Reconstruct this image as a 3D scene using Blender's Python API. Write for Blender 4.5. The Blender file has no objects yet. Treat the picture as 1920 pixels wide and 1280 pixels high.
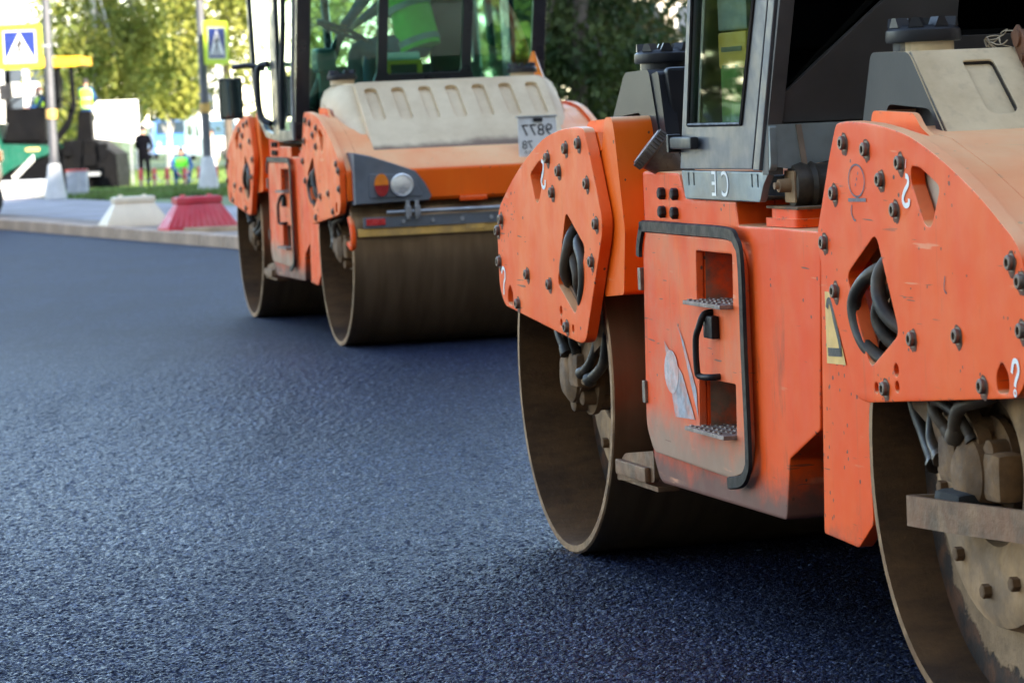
import bpy, bmesh, math, random
import numpy as np
from mathutils import Vector, Matrix
R = math.radians
random.seed(7); rng = np.random.default_rng(7)
scene = bpy.context.scene
C = scene.collection

# ------------------------------------------------------------------ camera
F = 6300.0                       # focal length in pixels of the 1920 px wide photograph
PITCH, ROLL, CAMH = R(3.97), R(2.5), 1.515
cam_d = bpy.data.cameras.new('camera'); cam = bpy.data.objects.new('camera', cam_d); C.objects.link(cam)
cam_d.sensor_width = 36.0; cam_d.lens = F/1920*36.0; cam_d.clip_end = 3000; cam_d.clip_start = 0.1
cam.location = (0, 0, CAMH)
fwd = Vector((0, math.cos(PITCH), -math.sin(PITCH))); up0 = Vector((0, math.sin(PITCH), math.cos(PITCH))); rt0 = Vector((1, 0, 0))
cr, sr = math.cos(ROLL), math.sin(ROLL)
camR = rt0*cr - up0*sr; camU = rt0*sr + up0*cr
cam.matrix_world = Matrix(((camR.x, camU.x, -fwd.x, 0), (camR.y, camU.y, -fwd.y, 0), (camR.z, camU.z, -fwd.z, CAMH), (0, 0, 0, 1)))
cam_d.dof.use_dof = True; cam_d.dof.focus_distance = 9.6
cam_d.dof.aperture_fstop = 8.0
scene.camera = cam

# ------------------------------------------------------------------ sky, sun, exposure
SUN_EL = R(22.0)
to_sun = Vector((0.52, -0.854, 0)).normalized()          # the sun stands behind the camera, to the right
world = bpy.data.worlds.new('World'); scene.world = world; world.use_nodes = True
wn = world.node_tree; bg = wn.nodes['Background']
sky = wn.nodes.new('ShaderNodeTexSky'); sky.sky_type = 'NISHITA'; sky.sun_disc = False
sky.sun_elevation = SUN_EL; sky.sun_rotation = math.atan2(to_sun.x, to_sun.y)
sky.air_density = 1.0; sky.dust_density = 0.3; sky.ozone_density = 1.0
hs = wn.nodes.new('ShaderNodeHueSaturation'); hs.inputs['Saturation'].default_value = 0.9      # whole sky slightly desaturated so its light is less blue
wn.links.new(sky.outputs[0], hs.inputs['Color']); wn.links.new(hs.outputs[0], bg.inputs[0]); bg.inputs[1].default_value = 0.15
sun_d = bpy.data.lights.new('sun', 'SUN'); sun = bpy.data.objects.new('sun', sun_d); C.objects.link(sun)
sun_d.energy = 3.4; sun_d.angle = R(0.5); sun_d.color = (1.0, 0.9, 0.76)
sdir = Vector((to_sun.x*math.cos(SUN_EL), to_sun.y*math.cos(SUN_EL), math.sin(SUN_EL)))
sun.rotation_euler = sdir.to_track_quat('Z', 'Y').to_euler(); sun.location = sdir*100
scene.view_settings.view_transform = 'Standard'; scene.view_settings.look = 'None'
scene.view_settings.exposure = 2.55; scene.view_settings.gamma = 1.0
scene.view_settings.use_curve_mapping = False

# ------------------------------------------------------------------ where things stand
def at(px, py, Y):               # a point of the place at distance Y on the line of sight of a photograph pixel
    a = (px-960)/F; b = (640-py)/F
    d = fwd + camR*a + camU*b
    return Vector((0, 0, CAMH)) + d*(Y/d.y)
def sstep(a, b, x):
    t = min(1, max(0, (x-a)/(b-a))); return t*t*(3-2*t)
def road_z(x, y): return 0.1*sstep(13.0, 19.5, y)
def kerb_x(y): return -3.03 - 0.381*(y-37.1)
def verge_z(y): return 0.22 - 0.48*sstep(62, 92, y) - 0.1*sstep(92, 160, y)

# ------------------------------------------------------------------ node helpers and materials
class Mat:
    def __init__(s, name):
        s.m = bpy.data.materials.new(name); s.m.use_nodes = True
        s.nt = s.m.node_tree; s.b = s.nt.nodes['Principled BSDF']; s.out = s.nt.nodes['Material Output']
        s._o = None
    def n(s, t, **kw):
        x = s.nt.nodes.new(t)
        for k, v in kw.items(): setattr(x, k, v)
        return x
    def set(s, node, key, v):
        i = node.inputs[key]
        if hasattr(v, 'is_output') or isinstance(v, bpy.types.NodeSocket): s.nt.links.new(v, i)
        elif isinstance(v, (tuple, list)) and i.type == 'RGBA' and len(v) == 3: i.default_value = (*v, 1)
        else: i.default_value = v
    def coord(s, which='Object'):
        if s._o is None: s._o = s.n('ShaderNodeTexCoord')
        return s._o.outputs[which]
    def mapped(s, scale=(1, 1, 1), rot=(0, 0, 0), loc=(0, 0, 0), vec=None):
        x = s.n('ShaderNodeMapping'); s.set(x, 'Vector', vec or s.coord())
        x.inputs['Scale'].default_value = scale; x.inputs['Rotation'].default_value = rot; x.inputs['Location'].default_value = loc
        return x.outputs[0]
    def noise(s, scale, detail=4, rough=.55, vec=None, dist=0.0):
        x = s.n('ShaderNodeTexNoise'); s.set(x, 'Vector', vec or s.coord())
        x.inputs['Scale'].default_value = scale; x.inputs['Detail'].default_value = detail
        x.inputs['Roughness'].default_value = rough; x.inputs['Distortion'].default_value = dist
        return x.outputs[0]
    def vor(s, scale, feature='F1', vec=None, rand=1.0):
        x = s.n('ShaderNodeTexVoronoi', feature=feature); s.set(x, 'Vector', vec or s.coord())
        x.inputs['Scale'].default_value = scale; x.inputs['Randomness'].default_value = rand
        return x
    def rng(s, v, a, b, c=0.0, d=1.0, smooth=True):
        x = s.n('ShaderNodeMapRange', interpolation_type='SMOOTHSTEP' if smooth else 'LINEAR'); s.set(x, 0, v)
        for i, q in enumerate((a, b, c, d)): x.inputs[i+1].default_value = q
        return x.outputs[0]
    def math(s, op, a, b=0.0):
        x = s.n('ShaderNodeMath', operation=op); s.set(x, 0, a); s.set(x, 1, b); return x.outputs[0]
    def mix(s, f, a, b, blend='MIX'):
        x = s.n('ShaderNodeMix', data_type='RGBA', blend_type=blend); s.set(x, 0, f); s.set(x, 6, a); s.set(x, 7, b); return x.outputs[2]
    def sep(s, vec=None):
        x = s.n('ShaderNodeSeparateXYZ'); s.set(x, 0, vec or s.coord()); return x.outputs
    def bump(s, h, strength=.3, dist=.01):
        x = s.n('ShaderNodeBump'); s.set(x, 'Height', h); x.inputs['Strength'].default_value = strength; x.inputs['Distance'].default_value = dist
        s.set(s.b, 'Normal', x.outputs[0]); return x.outputs[0]
    def done(s, col=None, rough=None, metal=None, spec=None):
        if col is not None: s.set(s.b, 'Base Color', col)
        if rough is not None: s.set(s.b, 'Roughness', rough)
        if metal is not None: s.set(s.b, 'Metallic', metal)
        if spec is not None: s.set(s.b, 'Specular IOR Level', spec)
        return s.m
M = {}
def simple(name, col, rough=.5, metal=0.0, var=.25, scale=9.0, bump=0.0, dirt=None, dirt_amt=.5, spec=None):
    s = Mat(name)
    f = s.noise(scale, 5)
    c = s.mix(s.rng(f, .3, .72), tuple(x*(1-var) for x in col), tuple(min(1, x*(1+var)) for x in col))
    if dirt:
        c = s.mix(s.math('MULTIPLY', s.rng(s.noise(scale*.45, 7, .68), .42, .66), dirt_amt), c, dirt)
    if bump: s.bump(s.noise(scale*6, 4), bump, .004)
    r = s.rng(s.noise(scale*2.3, 4), .3, .7, max(.03, rough-.1), min(1, rough+.12))
    M[name] = s.done(c, r, metal, spec); return s

def paint(name, hue, faded, grime, low=(.30, .50), dust=0.0, lowcol=(.115, .075, .06)):
    """chipped machine paint: fading, scratches, oil and road dirt"""
    s = Mat(name)
    tall = s.mapped((1.3, 1.3, .45))
    c = s.mix(s.rng(s.noise(2.4, 5, .6, tall), .36, .68), hue, faded)
    c = s.mix(s.math('MULTIPLY', s.rng(s.noise(8, 6, .7), .5, .8), .35), c, faded)
    stain = s.noise(3.1, 8, .72, s.mapped((1.6, 1.6, .38), loc=(3, 1, 2)))
    c = s.mix(s.math('MULTIPLY', s.rng(stain, .57, .78), grime), c, (.16, .055, .03))
    streak = s.noise(5.0, 5, .6, s.mapped((6, 6, .22), loc=(1, 5, 3)))
    c = s.mix(s.math('MULTIPLY', s.rng(streak, .62, .8), grime*.6), c, (.22, .09, .055))
    z = s.sep()[2]
    zz = s.math('ADD', z, s.math('MULTIPLY', s.math('SUBTRACT', s.noise(7, 6, .7), .5), .22))
    c = s.mix(s.math('MULTIPLY', s.rng(zz, low[1], low[0]), .92), c, lowcol)
    scr = s.noise(3.0, 2, .4, s.mapped((2, 2, 30), rot=(.3, .55, .2)))
    scm = s.math('MULTIPLY', s.rng(scr, .70, .73), s.rng(s.noise(2.2, 3), .5, .6))
    c = s.mix(scm, c, (.20, .07, .045))
    v = s.vor(34, vec=s.mapped((1, 1, 1), loc=(2, 2, 2)))
    sel = s.math('GREATER_THAN', s.sep(v.outputs['Color'])[0], .955)
    chip = s.math('MULTIPLY', s.math('LESS_THAN', s.math('ADD', v.outputs['Distance'], s.math('MULTIPLY', s.noise(90, 3), .35)), .36), sel)
    c = s.mix(chip, c, (.07, .035, .028))
    w2 = s.vor(85, vec=s.mapped((1, 1, .7), loc=(5, 1, 7)))
    sel2 = s.math('GREATER_THAN', s.math('ADD', s.sep(w2.outputs['Color'])[1], s.math('MULTIPLY', s.rng(s.noise(1.9, 4), .45, .7), .10)), 1.02)
    c = s.mix(s.math('MULTIPLY', sel2, s.math('LESS_THAN', w2.outputs['Distance'], .34)), c, (.16, .06, .035))
    rust = s.math('MULTIPLY', s.rng(s.noise(4.2, 9, .75, s.mapped((1, 1, .6), loc=(7, 3, 1))), .64, .72), s.rng(s.noise(30, 5, .7), .4, .6))
    c = s.mix(s.math('MULTIPLY', rust, min(1, grime*.9)), c, (.19, .075, .035))
    rub = s.math('MULTIPLY', s.rng(s.noise(2.0, 3, .5, s.mapped((1.5, 1.5, 16), rot=(.1, -.22, 0), loc=(9, 2, 4))), .66, .72), s.rng(s.noise(3.0, 4), .5, .62))
    c = s.mix(s.math('MULTIPLY', rub, .6), c, (.88, .40, .22))
    bev = s.n('ShaderNodeBevel'); bev.samples = 3; bev.inputs['Radius'].default_value = .012
    geo = s.n('ShaderNodeNewGeometry')
    dp = s.n('ShaderNodeVectorMath', operation='DOT_PRODUCT'); s.set(dp, 0, bev.outputs[0]); s.set(dp, 1, geo.outputs['Normal'])
    edge = s.math('MULTIPLY', s.rng(dp.outputs['Value'], .985, .90), s.rng(s.noise(26, 5, .7), .54, .64))
    c = s.mix(edge, c, (.10, .06, .05))
    if dust: c = s.mix(s.math('MULTIPLY', s.rng(s.noise(4, 7, .7), .35, .75), dust), c, (.42, .30, .20))
    nzz = s.sep(geo.outputs['Normal'])[2]                                     # skylight from above painted into upward faces, with dust
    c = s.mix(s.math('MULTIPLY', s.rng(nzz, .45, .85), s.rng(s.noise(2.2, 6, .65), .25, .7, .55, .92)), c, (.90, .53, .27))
    s.bump(s.noise(60, 4), .06, .003)
    M[name] = s.done(c, s.rng(s.noise(6, 5), .3, .7, .36, .62), 0.0, .22)
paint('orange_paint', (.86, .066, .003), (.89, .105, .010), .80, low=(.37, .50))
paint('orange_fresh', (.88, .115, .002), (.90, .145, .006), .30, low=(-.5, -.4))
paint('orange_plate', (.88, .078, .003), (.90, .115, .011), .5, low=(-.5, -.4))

paint('orange_plate_lit', (.88, .100, .006), (.92, .165, .030), .45, low=(-.5, -.4))  # lit copy of orange_plate: more skylight put into the colour
def drum_steel():
    s = Mat('drum_steel')
    ring = s.noise(3, 4, .5, s.mapped((.8, 5, .8)))
    c = s.mix(s.rng(ring, .3, .7), (.150, .092, .046), (.215, .138, .074))
    c = s.mix(s.math('MULTIPLY', s.rng(s.noise(4, 7, .7), .5, .75), .5), c, (.15, .10, .055))
    c = s.mix(s.math('MULTIPLY', s.rng(s.noise(9, 5, .6, s.mapped((.5, 7, .5))), .66, .74), .55), c, (.20, .095, .03))
    s.bump(s.noise(70, 5, .65), .16, .003)
    M['drum_steel'] = s.done(c, s.rng(s.noise(8, 5), .3, .7, .30, .46), .5)
drum_steel()
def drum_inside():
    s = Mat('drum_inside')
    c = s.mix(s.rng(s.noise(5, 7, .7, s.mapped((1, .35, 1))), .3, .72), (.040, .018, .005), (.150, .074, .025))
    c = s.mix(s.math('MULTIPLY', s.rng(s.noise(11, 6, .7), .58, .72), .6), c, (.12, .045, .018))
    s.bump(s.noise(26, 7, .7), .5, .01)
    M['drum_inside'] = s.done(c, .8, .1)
drum_inside()
def disc_dirt():
    s = Mat('disc_dirt')      # drum end disc: caked dust with a ragged outer edge
    o = s.sep(s.mapped((1, 1, 1)))
    geo = s.coord('UV')
    rr = s.math('SUBTRACT', s.sep(geo)[0], 0.0)
    edge = s.math('ADD', rr, s.math('MULTIPLY', s.math('SUBTRACT', s.noise(9, 7, .7), .5), .16))
    cake = s.mix(s.rng(s.noise(7, 7, .7), .3, .7), (.150, .090, .045), (.32, .20, .105))
    dark = s.mix(s.rng(s.noise(13, 5), .4, .7), (.03, .02, .013), (.12, .05, .02))
    c = s.mix(s.rng(edge, .485, .50), cake, dark)
    s.bump(s.math('ADD', s.noise(30, 6, .7), s.rng(edge, .485, .50, 1.2, 0)), .6, .01)
    M['disc_dirt'] = s.done(c, .9, 0)
disc_dirt()
simple('dusty_iron', (.18, .095, .038), .85, 0, .35, 12, .5, (.07, .042, .026), .7)
simple('dusty_hub', (.36, .215, .105), .85, 0, .25, 10, .35, (.12, .078, .05), .6)
simple('rust_bar', (.17, .095, .048), .6, .3, .4, 14, .35, (.19, .075, .03), .7)
simple('bolt_steel', (.17, .14, .115), .42, .5, .4, 40, .2, (.16, .09, .05), .5)
simple('hose_rubber', (.026, .022, .018), .5, 0, .3, 10, .15, (.13, .085, .05), .55, .3)
simple('black_plastic', (.018, .018, .021), .42, 0, .25, 5, .12, (.07, .06, .05), .2, .35)
simple('black_rubber', (.010, .0095, .011), .5, 0, .3, 12, .2, (.09, .055, .035), .3, .2)
simple('filler_rubber', (.10, .075, .058), .35, 0, .3, 8, .2, (.12, .09, .065), .5)
simple('dust_beige', (.62, .50, .36), .8, 0, .12, 5)
simple('recess_dirt', (.17, .125, .085), .9, 0, .35, 9, .3, (.80, .10, .012), .95)
simple('worn_rim', (.28, .175, .10), .42, .7, .3, 16, .2, (.16, .075, .035), .6)
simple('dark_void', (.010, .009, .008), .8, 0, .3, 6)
simple('cab_grey', (.135, .137, .148), .42, .35, .15, 6, .05, (.10, .085, .07), .25)
simple('cab_dark', (.080, .073, .074), .45, .1, .2, 3.5, .04, (.075, .066, .058), .45)
simple('cab_dark_frame', (.032, .033, .040), .35, .2, .15, 4, .02)
simple('skirt_metal', (.215, .245, .25), .45, .4, .25, 6, .12, (.20, .155, .115), .6)
simple('light_grey_plastic', (.115, .13, .15), .42, 0, .2, 5, .1, (.17, .15, .125), .5)
simple('tread_metal', (.27, .21, .18), .6, .5, .3, 40, .4, (.12, .085, .06), .6)
simple('white_paint', (.80, .78, .74), .5, 0, .06, 20)
simple('logo_ink', (.085, .065, .095), .5, 0, .3, 60)
simple('yellow_sticker', (.78, .47, .13), .5, 0, .12, 20, 0, (.45, .25, .10), .35)
simple('yellow_plank', (.62, .36, .085), .6, 0, .2, 10, .2, (.30, .20, .10), .6)
simple('ink_black', (.02, .02, .022), .5, 0, .2, 20)
simple('worn_print', (.30, .31, .36), .45, .2, .35, 24, .1, (.72, .20, .09), .75)
simple('worn_oval', (.44, .40, .42), .45, .2, .3, 30, .1, (.70, .22, .12), .5)
simple('rusty_ratchet', (.16, .075, .042), .65, .5, .35, 18, .35, (.26, .12, .06), .6)
simple('strap_web', (.035, .033, .032), .85, 0, .3, 50)
simple('rope_fibre', (.42, .33, .22), .9, 0, .3, 60)
simple('galvanised', (.34, .35, .36), .42, .6, .2, 14, .1)
simple('red_reflector', (.55, .03, .03), .25, 0, .15, 20)
simple('amber_lens', (.85, .22, .01), .15, 0, .1, 20)
simple('red_lens', (.35, .008, .010), .15, 0, .1, 20)
simple('lamp_chrome', (.80, .80, .78), .12, .75, .12, 60, .5)
simple('number_plate', (.78, .78, .76), .45, 0, .05, 20, 0, (.50, .46, .40), .35)
def tank(name, dusty_axis):
    """black moulded plastic under caked pale dust; the dust keeps to the faces turned outwards and up"""
    s = Mat(name)
    base = s.mix(s.rng(s.noise(4, 5), .3, .7), (.016, .016, .019), (.030, .028, .029))
    dust = s.mix(s.rng(s.noise(3.2, 7, .65), .3, .72), (.52, .38, .22), (.72, .56, .35))
    dust = s.mix(s.math('MULTIPLY', s.rng(s.noise(26, 5), .5, .75), .35), dust, (.36, .27, .185))
    if dusty_axis:
        x, y, z = s.sep()
        geo = s.n('ShaderNodeNewGeometry')
        vt = s.n('ShaderNodeVectorTransform', vector_type='NORMAL', convert_from='WORLD', convert_to='OBJECT'); s.set(vt, 0, geo.outputs['True Normal'])
        nx, ny, nzz = s.sep(vt.outputs[0])
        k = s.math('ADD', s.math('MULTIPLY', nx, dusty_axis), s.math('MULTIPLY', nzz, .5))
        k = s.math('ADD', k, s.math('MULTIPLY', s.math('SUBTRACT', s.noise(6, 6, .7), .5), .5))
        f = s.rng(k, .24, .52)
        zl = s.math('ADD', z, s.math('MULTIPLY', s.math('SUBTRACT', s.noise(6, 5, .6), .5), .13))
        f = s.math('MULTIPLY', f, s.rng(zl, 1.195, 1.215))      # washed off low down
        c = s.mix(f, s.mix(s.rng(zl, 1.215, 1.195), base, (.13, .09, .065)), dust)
        r = s.rng(f, 0, 1, .5, .8)
    else:
        c = s.mix(s.math('MULTIPLY', s.rng(s.noise(2.5, 6, .7), .5, .8), .15), base, (.12, .10, .08)); r = .40
    s.bump(s.noise(120, 3), .10, .002)
    M[name] = s.done(c, r, 0, .22)
tank('tank_dusty', .75); tank('tank_black', 0)
def far_tank():
    s = Mat('tank_all_dust')
    z = s.sep()[2]
    dust = s.mix(s.rng(s.noise(2.6, 7, .65), .3, .72), (.58, .43, .26), (.74, .58, .37))
    zl = s.math('ADD', z, s.math('MULTIPLY', s.math('SUBTRACT', s.noise(2.6, 5, .55), .5), .14))
    c = s.mix(s.rng(zl, 1.25, 1.205), dust, (.20, .125, .08))
    s.bump(s.noise(100, 3), .08, .002)
    M['tank_all_dust'] = s.done(c, .7, 0)
far_tank()
def glass(name, tint, gloss, rough=.02):
    s = Mat(name); s.nt.nodes.remove(s.b)
    t = s.n('ShaderNodeBsdfTransparent'); t.inputs[0].default_value = (*tint, 1)
    g = s.n('ShaderNodeBsdfGlossy'); g.inputs['Roughness'].default_value = rough; g.inputs[0].default_value = (.95, 1, .97, 1)
    lw = s.n('ShaderNodeLayerWeight'); lw.inputs[0].default_value = .5
    fr = s.math('ADD', s.math('MULTIPLY', s.math('POWER', lw.outputs['Facing'], 5.0), .9), .03)
    mx = s.n('ShaderNodeMixShader')
    s.set(mx, 0, s.math('MINIMUM', s.math('ADD', s.math('MULTIPLY', fr, 1.2), gloss), 1.0))
    s.nt.links.new(t.outputs[0], mx.inputs[1]); s.nt.links.new(g.outputs[0], mx.inputs[2]); s.nt.links.new(mx.outputs[0], s.out.inputs[0])
    M[name] = s.m
glass('green_glass', (.62, .86, .78), .06)
glass('mirror_glass', (.80, .88, .82), .05)
glass('smoke_glass', (.05, .05, .05), .0, .06)
glass('car_glass', (.25, .33, .36), .15)
def asphalt():
    s = Mat('asphalt')
    w = s.coord()
    v = s.vor(112, vec=w); v2 = s.vor(260, vec=w)
    r1 = s.sep(v.outputs['Color']); r2 = s.sep(v2.outputs['Color'])
    tone = s.math('ADD', s.math('MULTIPLY', r1[0], .7), s.math('MULTIPLY', r2[1], .3))
    c = s.mix(s.rng(tone, .25, .88, smooth=False), (.0008, .0011, .0045), (.024, .035, .088))
    c = s.mix(s.math('GREATER_THAN', r1[0], .945), c, (.13, .16, .24))           # pale stones
    patch = s.noise(.6, 6, .65)
    c = s.mix(s.math('MULTIPLY', s.rng(patch, .35, .7), .55), c, (.010, .012, .024))
    lane = s.noise(2.2, 5, .6, s.mapped((1, .09, 1), rot=(0, 0, -.25)))          # laps of the drums
    c = s.mix(s.math('MULTIPLY', s.rng(lane, .5, .68), .5), c, (.012, .014, .028))
    h = s.math('SUBTRACT', s.math('ADD', s.math('MULTIPLY', r1[1], .8), s.math('MULTIPLY', r2[2], .4)), s.math('ADD', s.math('MULTIPLY', v.outputs['Distance'], .9), s.math('MULTIPLY', v2.outputs['Distance'], .35)))
    s.bump(h, .8, .006)
    rr = s.math('ADD', s.rng(r1[2], 0, 1, .26, .52, smooth=False), s.math('MULTIPLY', s.rng(lane, .5, .68), .08))
    far = s.rng(s.sep()[1], 12.0, 25.0)                                            # where the stones are no longer modelled their relief counts as roughness
    rr = s.math('ADD', s.math('MULTIPLY', rr, s.math('SUBTRACT', 1.0, far)), s.math('MULTIPLY', far, .64))
    M['asphalt'] = s.done(c, rr, 0, s.math('SUBTRACT', .12, s.math('MULTIPLY', far, .0)))
asphalt()
simple('kerb_stone', (.42, .29, .20), .85, 0, .25, 3, .4, (.19, .14, .11), .5)
simple('pavement_grey', (.25, .235, .25), .9, 0, .2, 1.5, .3, (.17, .145, .13), .6)
simple('dirt_strip', (.27, .20, .15), .95, 0, .35, 2.5, .4, (.13, .10, .08), .6)
simple('lawn_soil', (.085, .13, .030), .95, 0, .35, .6, 0, (.15, .15, .05), .6)
simple('grass_blade', (.095, .17, .028), .7, 0, .45, .7, 0, (.19, .20, .05), .5)
def leaf(name, a, b, scale):
    s = Mat(name)
    c = s.mix(s.rng(s.noise(scale, 3), .35, .65), a, b)
    s.done(c, .6, 0, .25)
    tr = s.n('ShaderNodeBsdfTranslucent'); s.set(tr, 0, c)
    mx = s.n('ShaderNodeMixShader'); mx.inputs[0].default_value = .3
    s.nt.links.new(s.b.outputs[0], mx.inputs[1]); s.nt.links.new(tr.outputs[0], mx.inputs[2]); s.nt.links.new(mx.outputs[0], s.out.inputs[0])
    M[name] = s.m
leaf('leaf_birch', (.17, .21, .035), (.35, .35, .07), .8)
leaf('leaf_willow', (.12, .16, .028), (.31, .30, .06), .7)
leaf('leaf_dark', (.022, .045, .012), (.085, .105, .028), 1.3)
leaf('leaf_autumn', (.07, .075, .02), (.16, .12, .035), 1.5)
simple('bark', (.11, .085, .065), .9, 0, .3, 6, .4)
simple('birch_bark', (.55, .52, .47), .8, 0, .15, 4, .2, (.05, .045, .04), .7)
simple('facade_white', (.74, .70, .64), .85, 0, .05, .6)
simple('facade_cream', (.68, .58, .46), .85, 0, .06, .6)
simple('facade_brick', (.42, .30, .24), .85, 0, .1, .6)
simple('window_dark', (.06, .07, .085), .15, 0, .2, .4)
simple('sign_lime', (.62, .78, .02), .45, 0, .04, 8)
simple('sign_blue', (.003, .020, .16), .4, 0, .08, 8)
simple('pole_grey', (.13, .13, .14), .5, .4, .15, 8)
simple('concrete_pale', (.62, .60, .57), .85, 0, .1, 5)
simple('box_grey', (.40, .41, .45), .7, 0, .15, 6)
simple('barrier_cream', (.86, .72, .52), .5, 0, .08, 3, 0, (.60, .48, .35), .4)
simple('barrier_red', (.60, .035, .055), .45, 0, .15, 3, 0, (.45, .16, .14), .4)
simple('timber', (.45, .32, .20), .8, 0, .2, 8)
simple('paver_green', (.003, .075, .045), .4, 0, .12, 3)
simple('paver_dark', (.0022, .0022, .003), .6, 0, .3, 3, 0, (.008, .007, .006), .4, .08)
simple('paver_yellow', (.80, .42, .01), .5, 0, .06, 3)
simple('panel_white', (.86, .84, .80), .6, 0, .03, 3)
simple('truck_blue', (.04, .17, .48), .4, 0, .1, 2)
simple('van_white', (.78, .80, .80), .4, 0, .05, 2)
simple('car_red', (.16, .016, .014), .3, .1, .15, 3)
simple('tyre', (.018, .017, .017), .8, 0, .3, 10)
simple('post_red', (.48, .055, .045), .6, 0, .15, 8)
simple('skin', (.50, .27, .18), .55, 0, .1, 12)
simple('hair_dark', (.018, .014, .011), .6, 0, .3, 30)
simple('hair_pink', (.42, .16, .17), .7, 0, .15, 20)
simple('cloth_navy', (.012, .075, .22), .85, 0, .2, 8)
simple('cloth_teal', (.010, .095, .20), .85, 0, .2, 8)
simple('cloth_black', (.0025, .0025, .004), .9, 0, .2, 8, spec=.05)
simple('cloth_white', (.62, .60, .60), .9, 0, .1, 8)
simple('vest_lime', (.20, .90, .05), .8, 0, .08, 9)
simple('vest_yellow', (.46, .82, .05), .8, 0, .08, 9)
simple('reflection_green', (.14, .30, .07), .85, 0, .3, 14)
simple('reflective_band', (.36, .42, .40), .5, .2, .15, 12)
simple('shoe', (.025, .022, .02), .7)

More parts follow.
